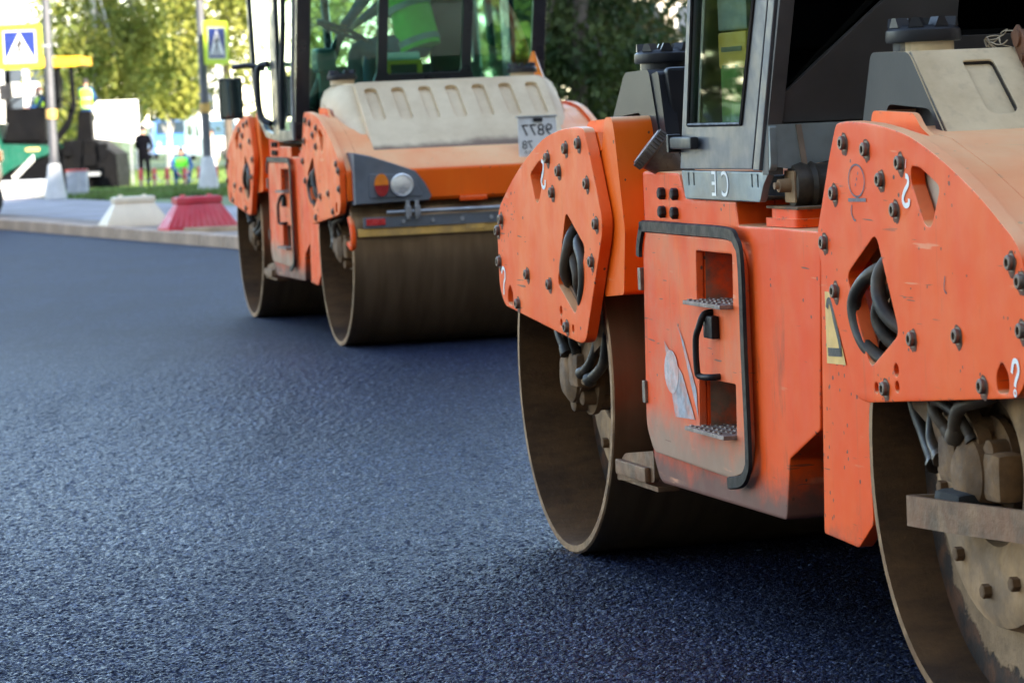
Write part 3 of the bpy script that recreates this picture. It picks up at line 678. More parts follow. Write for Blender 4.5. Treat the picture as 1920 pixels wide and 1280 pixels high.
    # orange tab beside the tank
    for sv in (1, -1):
        MB().prism(rnd([(1.14, 1.40), (1.165, 1.468), (1.45, 1.46), (1.49, 1.425), (1.56, 1.40)], [.0, .02, .03, .03, 0]), Yv(-.04), Yv(-.055), 'y', .003).build('deck_tab', 'orange_fresh', root, 35, su, sv)
        MB().prism([(1.1, 1.37), (1.14, 1.425), (1.4, 1.42), (1.62, 1.392), (1.62, 1.32), (1.3, 1.3)], Yv(.02), Yv(-.12), 'y').build('deck_edge', 'orange_fresh', root, 35, su, sv)

def body(root, near):
    outline = rnd([(-.905, .93), (-.868, .44), (-.73, .337), (.44, .345), (.486, .52), (.74, .62), (.80, 1.155), (.12, 1.155), (.10, 1.222), (-.37, 1.224), (-.43, 1.30), (-.80, 1.302), (-.90, 1.20)], [.05, .05, .03, .02, .01, .01, .01, .005, .005, .005, .01, .02, .05])
    st = [rnd([(-.222, .928), (-.212, 1.074), (.125, 1.074), (.115, .928)], .01), rnd([(-.24, .553), (-.228, .700), (.112, .702), (.104, .556)], .01)]
    MB().prism(outline, Yv(-.14), -Yv(-.14), 'y').build('body_frame', 'orange_paint', root, 35)
    for sv in (1, -1):
        so = [(max(x, -.80), z) for x, z in outline]; so = [p for i, p in enumerate(so) if p != so[i-1]]
        MB().prism([(-.8005, Yv(-.021)), (-.905, Yv(-.115)), (-.905, Yv(-.1385)), (-.8005, Yv(-.1385))], .40, 1.295, 'z', .004).build('body_corner', 'orange_paint', root, 30, 1, sv)
        plate('body_side', so, st if sv > 0 else [], Yv(-.02), Yv(-.139), 'orange_paint', root, .008, 1, sv)
        door = rnd([(-.712, 1.118), (.12, 1.115), (.198, 1.06), (.20, .52), (.165, .455), (.03, .425), (-.715, .437), (-.785, .51), (-.765, .80), (-.745, 1.06)], [.03, .05, .05, .05, .04, .03, .03, .04, .02, .04])
        hd = plate('hatch_door', door, st, Yv(.004), Yv(-.0195), 'orange_hatch', root, .004, 1, sv)
        if sv < 0: continue
        gp = [tuple(p.xy) for p in spline([(-.775, 1.04, 0), (-.768, 1.075, 0), (-.735, 1.125, 0), (-.70, 1.134, 0), (-.3, 1.134, 0), (.10, 1.132, 0), (.18, 1.110, 0), (.213, 1.05, 0), (.213, .80, 0), (.217, .52, 0), (.200, .462, 0), (.14, .428, 0), (.03, .412, 0)], 7)]
        gb = MB(); n = len(gp); vs = []
        for i in range(n):
            t = (Vector(gp[min(i+1, n-1)])-Vector(gp[max(i-1, 0)])).normalized(); nn = Vector((-t.y, t.x))
            for o, dy in ((-.019, .004), (-.015, .014), (.015, .014), (.019, .004)): vs.append((gp[i][0]+nn.x*o, Yv(dy), gp[i][1]+nn.y*o))
        gb.add(vs, [(4*i+k, 4*i+k+1, 4*i+5+k, 4*i+4+k) for i in range(n-1) for k in range(3)]); gb.build('door_gasket', 'black_rubber', hd, 50)
        for z0 in (.928, .555): MB().add([(-.24, Yv(-.136), z0), (.125, Yv(-.136), z0), (.125, Yv(-.136), z0+.147), (-.24, Yv(-.136), z0+.147), (-.217, Yv(-.024), z0+.002), (-.207, Yv(-.024), z0+.145), (-.217, Yv(-.136), z0+.002), (-.207, Yv(-.136), z0+.145)], [(0, 1, 2, 3), (4, 5, 7, 6)]).build('recess_back', 'recess_dirt', hd, 0)
        for (x0, x1, z) in ((-.30, .118, .93), (-.33, .108, .556)):
            tr = MB().box(x0+.07, x1, Yv(.045), Yv(-.10), z-.012, z, .002)
            tr.build('step_tread', 'tread_metal', hd, 30)
            for i in range(5):
                for j in range(8):
                    pass
            st_ = MB()
            for i in range(4):
                for j in range(7): st_.box(x0+.085+j*.044+(i % 2)*.02, x0+.105+j*.044+(i % 2)*.02, Yv(.035)+i*.032, Yv(.035)+i*.032+.010, z, z+.004)
            tag(st_.build('tread_studs', 'tread_metal', hd, 0), kind='stuff')
        MB().tube([(-.075, Yv(.0), .90), (-.075, Yv(.03), .895), (-.08, Yv(.045), .86), (-.10, Yv(.05), .82), (-.10, Yv(.05), .735), (-.09, Yv(.045), .715), (-.03, Yv(.03), .715), (-.03, Yv(.0), .715)], .0095, 10, 5).box(-.095, -.012, Yv(.030), Yv(.004), .825, .892, .008).build('door_handle', 'black_rubber', hd, 40)
        for z in (.62, .97): MB().box(-.785, -.755, Yv(.014), Yv(-.01), z-.035, z+.035, .004).build('hinge', 'bolt_steel', hd, 30)
        if near:
            MB().add([(x, Yv(.0065), z) for x, z in [(-.555, .79), (-.47, .565), (-.275, .571), (-.385, .70)]], [(0, 1, 2, 3)]).build('worn_decal', 'worn_print', hd, 0)
            MB().add([(x, Yv(.0065), z) for x, z in [(-.43, .86), (-.39, .82), (-.245, .58), (-.25, .66), (-.36, .80)]], [(0, 1, 2, 3, 4)]).build('worn_decal', 'worn_print', hd, 0)
            MB().add([(x, Yv(.0075), z) for x, z in circle((-.49, .70), .07, 24, .066)], [tuple(range(24))]).build('worn_emblem', 'worn_oval', hd, 0)
    # bracket at the foot of the body beside the far drum
    MB().prism(rnd([(-1.22, .30), (-1.20, .345), (-1.12, .395), (-.80, .43), (-.80, .33)], .02), Yv(-.02), Yv(-.035), 'y', .003).box(-1.17, -.84, Yv(.0), Yv(-.02), .325, .375, .008).box(-1.2, -.8, Yv(-.03), Yv(-.10), .30, .315).build('scraper_bracket', 'rust_bar', root, 35)
    # near-black box filling the gap under the cab, shade put into its colour
    MB().box(-.95, 1.25, -.55, .55, .42, 1.28).build('dark_gap_box', 'dark_void', root, 0)
    for (x, z) in ((-.58, 1.236), (-.451, 1.236), (-.582, 1.18), (-.458, 1.179)):
        o = place(bolt_me, 'bolt', root, x, Yv(-.02), z); o.data = hub_bolt_b
    # rubber mount on its orange foot under the cab
    u0 = .45
    MB().lathe([(-.06, .030), (-.055, .056), (-.03, .064), (-.012, .058), (.0, .066), (.015, .058), (.05, .062), (.06, .04)], (u0, Yv(-.125), 1.268), (0, 1, 0), 28).build('rubber_mount', 'hose_rubber', root, 40)
    MB().box(u0-.045, u0+.04, Yv(-.062), Yv(-.070), 1.222, 1.31, .006).cyl((u0, Yv(-.068), 1.270), (u0, Yv(-.030), 1.270), .020, .018, 14).cyl((u0, Yv(-.030), 1.270), (u0, Yv(-.018), 1.270), .010, .010, 10).build('mount_bracket', 'dusty_hub', root, 40)
    MB().prism(rnd([(u0-.15, Yv(-.035)), (u0+.12, Yv(-.035)), (u0+.12, Yv(-.22)), (u0-.15, Yv(-.22))], .03), 1.157, 1.180, 'z', .006).prism(rnd([(u0-.12, Yv(-.045)), (u0+.10, Yv(-.045)), (u0+.10, Yv(-.21)), (u0-.12, Yv(-.21))], .02), 1.179, 1.205, 'z', .005).build('mount_foot', 'orange_paint', root, 35)
    MB().box(u0-.14, u0+.12, Yv(-.04), Yv(-.21), 1.2055, 1.213, .002).build('mount_plate', 'dusty_iron', root, 30)
hub_bolt_b = MB().lathe([(-.002, .019), (.016, .019), (.02, .014), (.02, 0)], (0, 0, 0), (0, -1, 0), 6).mesh('bolt_head'); hub_bolt_b.materials.append(M['black_rubber'])
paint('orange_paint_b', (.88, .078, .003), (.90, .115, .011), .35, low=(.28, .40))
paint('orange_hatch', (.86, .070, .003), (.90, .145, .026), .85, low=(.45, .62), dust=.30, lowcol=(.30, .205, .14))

def lean(o, fu):
    for v in o.data.vertices: v.co.x += fu(v.co.z)
    return o
def near_cab(root):
    fz = lambda z: (.425+(z-1.44)*.43) if z < 1.8 else .58+(z-1.8)*.28
    fa = lambda z: -.345+(z-1.315)*.28
    cab = root
    for sv in (1, -1):
        d = plate('cab_door', [(-.345, 1.312), (-.21, 1.81), (.055, 2.75), (.80, 2.75), (.505, 1.785), (.315, 1.316)], [rnd([(-.25, 1.437), (-.16, 1.81), (.085, 2.68), (.70, 2.68), (.40, 1.785), (.247, 1.439)], .012)], Yv(.0), Yv(-.03), 'cab_grey', cab, .004, 1, sv)
        plate('door_glass', [(-.25, 1.437), (-.16, 1.81), (.085, 2.68), (.70, 2.68), (.40, 1.785), (.247, 1.439)], [], Yv(-.012), Yv(-.018), 'mirror_glass', d, .001, 1, sv)
        MB().tube([(-.246, Yv(.001), 1.442), (-.158, Yv(.001), 1.81), (.085, Yv(.001), 2.68)], .006, 6, 1).tube([(.245, Yv(.001), 1.442), (.397, Yv(.001), 1.785), (.70, Yv(.001), 2.68)], .008, 6, 1).tube([(-.246, Yv(.001), 1.442), (.245, Yv(.001), 1.442)], .006, 6, 1).build('window_seal', 'black_rubber', d, 50, 1, sv)
        plate('door_pillar', [(.330, 1.312), (.52, 1.785), (.815, 2.75), (.865, 2.75), (.572, 1.785), (.385, 1.312)], [], Yv(.003), Yv(-.045), 'cab_grey', cab, .005, 1, sv)
        plate('pillar_cover', [(.388, 1.30), (.575, 1.785), (.868, 2.75), (.95, 2.75), (.60, 1.80), (.45, 1.44), (.44, 1.30)], [], Yv(-.006), Yv(-.05), 'cab_dark', cab, .004, 1, sv)
        if sv > 0:
            h = MB().box(-.335, -.125, Yv(.036), Yv(.008), 1.372, 1.408, .008).box(-.345, -.325, Yv(.04), Yv(.0), 1.362, 1.416, .004).build('door_handle', 'black_plastic', d, 40)
            sk = plate('cab_skirt', rnd([(-.362, 1.308), (-.33, 1.224), (.352, 1.224), (.382, 1.268), (.455, 1.322), (.455, 1.438), (.39, 1.438), (.385, 1.308)], .012), [rnd([(x-.006, z-.018), (x+.006, z-.018), (x+.006, z+.018), (x-.006, z+.018)], .005) for x, z in ((-.29, 1.283), (-.24, 1.283), (.29, 1.283), (.34, 1.283))], Yv(-.008), Yv(-.03), 'skirt_metal', cab, .003)
            for ltr, x0 in (('C', .055), ('E', -.045)):
                me = text_mesh(ltr, .105); me.materials.append(M['white_paint'])
                for v in me.vertices: x, y, z = v.co; v.co = (x0+x*.95, Yv(-.0065)-z, 1.268+y)
                link('conformity_mark', me, None, sk, 0)
    en = plate('cab_end_panel', [(Yv(-.035), 1.44), (-Yv(-.035), 1.44), (-Yv(-.035), 2.75), (Yv(-.035), 2.75)],
               [[(Yv(-.055), 1.525), (Yv(-.325), 1.775), (Yv(-.46), 1.90), (Yv(-.46), 2.66), (Yv(-.055), 2.66)], [(-.25, 1.66), (.25, 1.66), (.25, 2.66), (-.25, 2.66)],
                [(-Yv(-.055), 1.525), (-Yv(-.325), 1.775), (-Yv(-.46), 1.90), (-Yv(-.46), 2.66), (-Yv(-.055), 2.66)]], -.03, .0, 'cab_dark', cab, .005, 1, 1, 'x')
    lean(en, fz)
    g = plate('end_glass', [(Yv(-.05), 1.50), (-Yv(-.05), 1.50), (-Yv(-.05), 2.70), (Yv(-.05), 2.70)], [], -.022, -.014, 'smoke_glass', en, .001, 1, 1, 'x'); lean(g, fz)
    # kerb-high metal sill below the end panel
    MB().prism([(Yv(-.009), 1.438), (Yv(-.009), 1.325), (Yv(-.07), 1.315), (Yv(-.25), 1.345), (.7, 1.345), (.75, 1.438)], .43, .452, 'x', .002).build('end_sill', 'skirt_metal', cab, 30)
    MB().prism([(Yv(-.085), 1.436), (Yv(-.10), 1.32), (Yv(-.115), 1.32), (Yv(-.10), 1.436)], .452, .458, 'x').build('sill_strip', 'dirt_strip', cab, 0)
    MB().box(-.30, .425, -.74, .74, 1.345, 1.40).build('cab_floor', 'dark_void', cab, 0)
    bk = plate('cab_back_panel', [(-.74, 1.34), (.74, 1.34), (.74, 2.75), (-.74, 2.75)], [[(-.66, 1.50), (.66, 1.50), (.66, 2.66), (-.66, 2.66)]], -.015, .015, 'cab_dark', cab, .003, 1, 1, 'x'); lean(bk, fa)
    g = plate('back_glass', [(-.67, 1.49), (.67, 1.49), (.67, 2.67), (-.67, 2.67)], [], -.004, .004, 'smoke_glass', bk, .001, 1, 1, 'x'); lean(g, fa)
    MB().box(-.0, .98, -.80, .80, 2.75, 2.87, .03).build('cab_roof', 'cab_dark', cab, 35)
    MB().box(-.12, .32, -.28, .22, 1.40, 1.60, .05).box(-.16, -.02, -.28, .22, 1.58, 2.2, .05).build('seat', 'cloth_black', cab, 40)
    # filler pipe with ribbed cap between tank and cab
    f = MB().lathe([(0, .0), (0, .062), (.012, .066), (.03, .066), (.034, .060), (.085, .050), (.11, .034), (.26, .032), (.26, 0)], (-.68, Yv(.0), 1.38), (.19, .75, -.64), 28)
    for k in range(30):
        a = 2*math.pi*k/30; ax = Vector((.19, .75, -.64)).normalized(); p = ax.orthogonal().normalized(); q = ax.cross(p); o = Vector((-.68, Yv(.0), 1.38))
        c = o+(p*math.cos(a)+q*math.sin(a))*.067; f.cyl(c+ax*.004, c+ax*.028, .0035, .0035, 5)
    f.cyl((-.66, Yv(-.03), 1.33), (-.62, Yv(-.13), 1.25), .016, .016, 10)
    f.build('fuel_filler', 'filler_rubber', root, 40)
    plate('tank_back_recess', rnd([(Yv(-.16), 1.30), (Yv(-.13), 1.62), (Yv(-.5), 1.62), (Yv(-.5), 1.30)], .02), [rnd([(Yv(-.24), 1.34), (Yv(-.21), 1.57), (Yv(-.46), 1.57), (Yv(-.46), 1.34)], .015)], -.90, -.86, 'tank_black', root, .01, 1, 1, 'x')
    MB().box(-.94, -.90, Yv(-.12), Yv(-.9), 1.25, 1.60, .01).build('tank_back', 'tank_black', root, 35)
    MB().prism(rnd([(-.93, 1.26), (-.98, 1.60), (-.90, 1.61), (-.80, 1.28)], .015), Yv(-.115), Yv(-.16), 'y', .01).build('tank_back_side', 'tank_black', root, 35)

def far_cab(root):
    fz = lambda z: .62+(z-1.27)*.36
    side = [(-.60, 1.285), (-.95, 1.42), (-1.12, 1.66), (-1.22, 2.3), (-1.27, 2.9), (1.20, 2.9), (.95, 2.2), (.62, 1.27), (0, 1.255)]
    pa = rnd([(-.60, 1.335), (-.92, 1.465), (-1.07, 1.68), (-1.17, 2.3), (-1.22, 2.84), (-.30, 2.84), (-.27, 1.31)], .03)
    pd = rnd([(-.02, 1.33), (-.02, 2.84), (1.10, 2.84), (.86, 2.2), (.54, 1.33)], .03)
    for sv in (1, -1):
        s_ = plate('cab_side_frame', side, [pa, pd], Yv(.03), Yv(-.01), 'cab_dark_frame', root, .004, 1, sv)
        for p in (pa, pd): plate('side_glass', p, [], Yv(.014), Yv(.008), 'green_glass', s_, .001, 1, sv)
    fr = plate('cab_front_frame', [(Yv(.028), 1.28), (-Yv(.028), 1.28), (-Yv(.028), 2.9), (Yv(.028), 2.9)],
               [[(Yv(-.06), 1.40), (Yv(-.28), 1.43), (Yv(-.48), 1.62), (Yv(-.50), 1.70), (Yv(-.50), 2.84), (Yv(-.06), 2.84)], rnd([(-.225, 1.665), (.265, 1.665), (.265, 2.84), (-.225, 2.84)], .03),
                [(-Yv(-.06), 1.40), (-Yv(-.28), 1.43), (-Yv(-.44), 1.62), (-Yv(-.46), 1.70), (-Yv(-.46), 2.84), (-Yv(-.06), 2.84)]], -.04, .0, 'cab_dark_frame', root, .005, 1, 1, 'x')
    lean(fr, fz)
    for k, (a, b, z) in enumerate(((Yv(-.05), Yv(-.51), 1.39), (-.235, .275, 1.655), (-Yv(-.47), -Yv(-.05), 1.39))):
        lean(plate('front_glass', [(a, z), (b, z), (b, 2.85), (a, 2.85)], [], -.022, -.016, 'green_glass', fr, .001, 1, 1, 'x'), fz)
    MB().box(-.9, -.86, -.75, .75, 1.30, 1.75).build('cab_back_wall', 'cab_dark_frame', root, 0)
    for y in (-.74, -.3, .3, .74): MB().cyl((-.88, y, 1.70), (-1.2, y, 2.9), .03, .03, 8).build('back_post', 'cab_dark_frame', root, 40)
    MB().box(-1.30, 1.25, -.85, .85, 2.9, 3.05, .04).build('cab_roof', 'cab_dark', root, 35)
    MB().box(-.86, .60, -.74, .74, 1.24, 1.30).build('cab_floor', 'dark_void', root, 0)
    MB().prism([(.45, 1.28), (.45, 1.38), (.66, 1.38), (.62, 1.28)], Yv(.035), Yv(-.3), 'y', .004).build('sill_cover', 'cab_dark', root, 30)
    MB().box(-.10, .42, -.1, .38, 1.45, 1.62, .06).box(-.05, .10, .22, .46, 1.55, 2.35, .05).build('seat', 'cloth_black', root, 40)
    # steering column and wheel
    tor = MB(); c = Vector((.12, Yv(-.40), 1.97)); ax = Vector((0, .45, 1)).normalized(); p = ax.orthogonal().normalized(); q = ax.cross(p)
    tor.ring([c+(p*math.cos(a)+q*math.sin(a))*.17 for a in [2*math.pi*k/24 for k in range(25)]], .015, 8, caps=False)
    for k in range(3):
        a = 2*math.pi*k/3; tor.cyl(c-ax*.03, c+(p*math.cos(a)+q*math.sin(a))*.17, .012, .010, 6)
    tor.cyl(c-ax*.03, c-ax*.55, .03, .05, 10).build('steering_wheel', 'black_plastic', root, 40)
    MB().box(.0, .25, Yv(-.20), Yv(-.33), 1.70, 1.86, .03).box(.05, .2, Yv(-.22), Yv(-.32), 1.3, 1.72, .02).build('control_console', 'light_grey_plastic', root, 40)
    MB().tube([(.66, Yv(.045), 1.27), (.72, Yv(.05), 1.6), (.86, Yv(.05), 2.0), (1.05, Yv(.05), 2.5)], .012, 8, 5).build('wiper_arm', 'galvanised', root, 40)
    MB().tube([(.25, Yv(.05), 1.35), (.35, Yv(.06), 1.65), (.45, Yv(.05), 2.0), (.6, Yv(.05), 2.6)], .018, 8, 5).build('grab_rail', 'cab_dark_frame', root, 40)
    MB().cyl((.35, -Yv(.06), 1.45), (.45, -Yv(.10), 2.9), .016, .016, 8).build('grab_rail', 'cab_dark_frame', root, 40)
    # mirror on its arm
    mr = MB().tube([(-.55, Yv(.03), 1.75), (-.62, Yv(.12), 1.78), (-.70, Yv(.22), 1.77)], .018, 8, 5).box(-.74, -.70, Yv(.32), Yv(.16), 1.42, 1.70, .012).build('side_mirror', 'black_plastic', root, 40)
    MB().box(-.699, -.697, Yv(.31), Yv(.17), 1.435, 1.685).build('mirror_face', 'mirror_glass', mr, 0)
    MB().tube([(-.30, Yv(.04), 1.78), (-.38, Yv(.10), 1.74), (-.36, Yv(.10), 1.45), (-.28, Yv(.04), 1.38)], .022, 8, 5).build('mirror_arm', 'black_plastic', root, 40)

def far_front(root):
    """lamps, scraper, number plate on the end towards the camera"""
    for sv in (1, -1):
        m = MB(); o1 = [(Yv(-.012), .878), (Yv(-.012), 1.19), (Yv(-.12), 1.165), (Yv(-.30), 1.10), (Yv(-.39), 1.065), (Yv(-.445), .99), (Yv(-.482), .91), (Yv(-.465), .885)]
        m.loft([[(2.20, y, z) for y, z in o1], [(2.40, y, z) for y, z in o1], [(2.415, y*.985-.006, 1.0+(z-1.0)*.95) for y, z in o1]])
        lb = m.build('lamp_housing', 'light_grey_plastic', root, 30, 1, sv)
        pan = rnd([(Yv(-.10), .912), (Yv(-.10), 1.062), (Yv(-.36), 1.045), (Yv(-.43), .915)], .02)
        plate('lamp_panel', pan, [], 2.414, 2.424, 'light_grey_plastic', lb, .004, 1, sv, 'x')
        hl = MB().lathe([(0, .072), (.012, .070), (.016, .062), (.006, .058), (.012, .03), (.014, 0)], (2.424, Yv(-.30), .985), (1, 0, 0), 24).build('headlight', 'lamp_chrome', lb, 40, 1, sv)
        ml = [(Yv(-.175)+.045*math.cos(t)*.95, .99+.068*math.sin(t)) for t in [2*math.pi*k/20 for k in range(20)]]
        MB().prism([p for p in ml if p[1] >= .988], 2.424, 2.447, 'x', .006).build('turn_signal', 'amber_lens', lb, 40, 1, sv)
        MB().prism([p for p in ml if p[1] <= .992], 2.424, 2.446, 'x', .006).build('tail_lamp', 'red_lens', lb, 40, 1, sv)
        MB().tube([(2.30, Yv(.0), .80), (2.36, Yv(.0), .74), (2.38, Yv(.0), .66), (2.34, Yv(.0), .62), (2.29, Yv(.01), .65)], .018, 8, 5).build('tow_hook', 'orange_plate', root, 40, 1, sv)
    MB().box(2.362, 2.385, Yv(-.66), Yv(-.83), .872, .90, .008).build('bar_tab', 'orange_plate', root, 30)
    MB().cyl((2.43, Yv(-.20), .825), (2.43, Yv(-1.38), .825), .012, .012, 10).build('scraper_rod', 'galvanised', root, 40)
    for v in (-.33, -.385, -1.22): MB().box(2.40, 2.455, Yv(v+.018), Yv(v-.018), .795, .86, .006).cyl((2.43, Yv(v), .78), (2.43, Yv(v), .89), .014, .014, 8).build('rod_clamp', 'galvanised', root, 40)
    sb = MB().box(2.395, 2.42, Yv(-.06), Yv(-1.52), .735, .80, .004).build('scraper_bar', 'light_grey_plastic', root, 30)
    for k in range(7): MB().cyl((2.419, Yv(-.30-.18*k), .768), (2.43, Yv(-.30-.18*k), .768), .014, .012, 8).build('bar_bolt', 'galvanised', sb, 30)
    MB().box(2.419, 2.428, Yv(-.075), Yv(-.19), .752, .792, .003).build('reflector', 'red_reflector', sb, 30)
    MB().box(2.36, 2.41, Yv(-.03), Yv(-1.55), .685, .733, .006).build('scraper_blade', 'yellow_plank', root, 30)
    MB().box(2.405, 2.416, Yv(-.68), Yv(-.80), .70, .738, .003).build('blade_clip', 'yellow_plank', root, 30)
    # number plate, mirrored like everything written in the photograph
    npb = MB().box(2.30, 2.312, Yv(-1.055), Yv(-1.292), 1.115, 1.355, .004).build('number_plate', 'number_plate', root, 30)
    MB().box(2.27, 2.318, Yv(-1.05), Yv(-1.297), 1.352, 1.362, .002).box(2.25, 2.30, Yv(-1.14), Yv(-1.20), 1.10, 1.30).build('plate_bracket', 'galvanised', npb, 30)
    MB().box(2.312, 2.326, Yv(-1.145), Yv(-1.205), 1.325, 1.348, .005).build('plate_lamp', 'black_plastic', npb, 30)
    MB().box(2.3125, 2.3135, Yv(-1.07), Yv(-1.278), 1.128, 1.318).build('plate_face', 'white_paint', npb, 0)
    for body_, size, v, z in (('9877', .098, -1.170, 1.272), ('78', .070, -1.108, 1.185), ('PB', .070, -1.228, 1.175), ('RUS', .026, -1.11, 1.142)):
        me = text_mesh(body_, size); me.materials.append(M['ink_black'])
        for q in me.vertices: x, y, z0 = q.co; q.co = (2.315+z0, Yv(v)+x, z+y)
        link('plate_letters', me, None, npb, 0)

def near_marks(root):
    """paint marks and stickers of the near machine"""
    yf = Yv(.062)
    w = MB()
    w.ribbon([tuple(p.xy) for p in spline([(1.648, 1.352, 0), (1.642, 1.33, 0)], 3)], [.003]*4, yf)
    w.ribbon([tuple(p.xy) for p in spline([(1.640, 1.312, 0), (1.655, 1.308, 0), (1.655, 1.292, 0), (1.632, 1.275, 0), (1.618, 1.255, 0), (1.632, 1.241, 0), (1.655, 1.244, 0), (1.66, 1.257, 0)], 5)], .013, yf)
    w.build('paint_mark', 'white_paint', root, 0, fix=False)
    w = MB(); w.ribbon([tuple(p.xy) for p in spline([(2.246, .878, 0), (2.258, .904, 0), (2.278, .904, 0), (2.284, .884, 0), (2.268, .862, 0), (2.262, .848, 0)], 5)], .012, yf)
    w.ribbon(circle((2.262, .834), .007, 10)+[(2.269, .834)], .006, yf); w.build('paint_mark', 'white_paint', root, 0, fix=False)
    w = MB(); w.ribbon([tuple(p.xy) for p in spline([(-2.29, .935, 0), (-2.27, .955, 0), (-2.245, .945, 0), (-2.245, .92, 0), (-2.262, .90, 0), (-2.27, .86, 0)], 5)], .012, yf); w.build('paint_mark', 'white_paint', root, 0, fix=False)
    w = MB(); w.ribbon([tuple(p.xy) for p in spline([(-1.69, 1.335, 0), (-1.665, 1.325, 0), (-1.675, 1.295, 0), (-1.70, 1.265, 0), (-1.68, 1.245, 0), (-1.655, 1.25, 0), (-1.65, 1.27, 0)], 5)], .013, yf); w.build('paint_mark', 'white_paint', root, 0, fix=False)
    w = MB(); c = circle((1.305, 1.297), .056, 28, .040); w.ribbon(c+[c[0]], .0045, yf)
    w.ribbon([(1.243, 1.248), (1.367, 1.250)], .009, yf); w.ribbon([tuple(p.xy) for p in spline([(1.268, 1.236, 0), (1.262, 1.218, 0), (1.278, 1.20, 0), (1.292, 1.198, 0)], 5)], .005, yf)
    w.ribbon([(1.30, 1.255), (1.318, 1.258)], .006, yf)
    for x, z in ((1.315, 1.312), (1.305, 1.297), (1.296, 1.283)): w.ribbon([(x, z), (x+.004, z+.007)], .004, yf)
    w.build('pen_mark', 'logo_ink', root, 0, fix=False)
    w = MB(); w.ribbon([tuple(p.xy) for p in spline([(1.87, 1.08, 0), (1.862, 1.05, 0), (1.878, 1.04, 0)], 5)], .004, yf); w.build('pen_mark', 'logo_ink', root, 0, fix=False)
    # yellow number sticker on the fork skirt
    ys = Yv(.003)
    stick = MB().add([(.882, ys, 1.0), (.925, ys, 1.0), (1.022, ys, .815), (.880, ys, .811)], [(0, 1, 2, 3)]).build('number_sticker', 'yellow_sticker', root, 0)
    n2 = MB(); n2.ribbon([tuple(p.xy) for p in spline([(.898, .957, 0), (.906, .974, 0), (.922, .976, 0), (.938, .955, 0), (.952, .925, 0), (.982, .875, 0), (.990, .838, 0)], 5)], .018, ys-.0015)
    n2.ribbon([(.895, .842), (.998, .846)], .022, ys-.0015); n2.build('number_print', 'ink_black', stick, 0, fix=False)
    # bent step bar in front of the drum motor
    bar = [(1.78, Yv(-.16)), (1.53, Yv(.04)), (1.545, Yv(.052)), (1.83, Yv(.065)), (2.5, Yv(.065)), (2.5, Yv(.053)), (1.835, Yv(.053)), (1.56, Yv(.040)), (1.79, Yv(-.15))]
    bar = [(1.62, Yv(-.12)), (1.515, Yv(.030)), (1.525, Yv(.044)), (1.815, Yv(.056)), (2.30, Yv(.056)), (2.34, Yv(.02)), (2.33, Yv(.012)), (2.29, Yv(.044)), (1.82, Yv(.044)), (1.535, Yv(.033)), (1.632, Yv(-.115))]
    m = MB().prism(bar, .455, .53, 'z', .003)
    for i, v in enumerate(m.v): m.v[i] = (v[0], v[1], v[2]+max(0, v[0]-1.52)*.055)
    m.build('step_bar', 'rust_bar', root, 30)
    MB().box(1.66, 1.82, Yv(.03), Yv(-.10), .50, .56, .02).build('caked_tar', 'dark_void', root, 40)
    # ratchet strap over the tank
    s0 = Vector((1.245, 1.612)); 
    st = MB()
    path = [(1.02, 1.622), (1.24, 1.622), (1.27, 1.602), (1.46, 1.425), (1.50, 1.395)]
    yw = (Yv(-.40), Yv(-.445))
    for (a, b) in zip(path[:-1], path[1:]): st.add([(a[0], yw[0], a[1]), (a[0], yw[1], a[1]), (b[0], yw[1], b[1]), (b[0], yw[0], b[1])], [(0, 1, 2, 3)])
    strap = st.build('strap', 'strap_web', root, 30)
    rt = MB()
    for v in (-.392, -.452): rt.prism(rnd([(1.235, 1.645), (1.285, 1.672), (1.32, 1.64), (1.385, 1.535), (1.40, 1.50), (1.36, 1.50), (1.30, 1.57)], .012), Yv(v), Yv(v-.004), 'y')
    for x, z, r in ((1.285, 1.635, .022), (1.315, 1.585, .010), (1.345, 1.555, .008), (1.38, 1.51, .012)): rt.cyl((x, Yv(-.385), z), (x, Yv(-.462), z), r, r, 12)
    rt.build('strap_ratchet', 'rusty_ratchet', strap, 35)
    rp = MB(); random.seed(3)
    for k in range(7):
        p = Vector((1.18, Yv(-.345), 1.635)); pts = [p]
        for j in range(5): p = p+Vector((.012+random.uniform(-.008, .012), -.0+random.uniform(-.004, .018), random.uniform(-.02, .012))); pts.append(p.copy())
        rp.tube(pts, .0016, 4, 3)
    rp.build('rope_end', 'rope_fibre', root, 40)

th1 = R(14.5)
nr = thing('road_roller', 'scuffed orange tandem road roller nearest the camera, cropped by the right edge', 'road roller', (.607+WH*math.cos(th1), 9.652+WH*math.sin(th1), 0), th1-math.pi/2, 'tandem rollers on the fresh asphalt')
roller_end(nr, 1, True); roller_end(nr, -1, True); body(nr, True); near_cab(nr); near_marks(nr)
b2 = at(638, 645, 20.66); a2 = at(477, 596, 24.06); th2 = math.atan2(b2.x-a2.x, a2.y-b2.y)
U2 = Vector((math.sin(th2), -math.cos(th2), 0)); V2 = Vector((-math.cos(th2), -math.sin(th2), 0))
m2 = Vector((b2.x, b2.y, 0))-U2*L2-V2*WH
fr = thing('road_roller', 'orange tandem road roller further back with green glazed cab and beige water tank', 'road roller', (m2.x, m2.y, .1), th2-math.pi/2, 'tandem rollers on the fresh asphalt')
roller_end(fr, 1, False); roller_end(fr, -1, False); body(fr, False); far_cab(fr); far_front(fr)
bpy.context.view_layer.update()
def far_pt(u, v, z): return m2+U2*u+V2*(v+WH)+Vector((0, 0, z+.1))
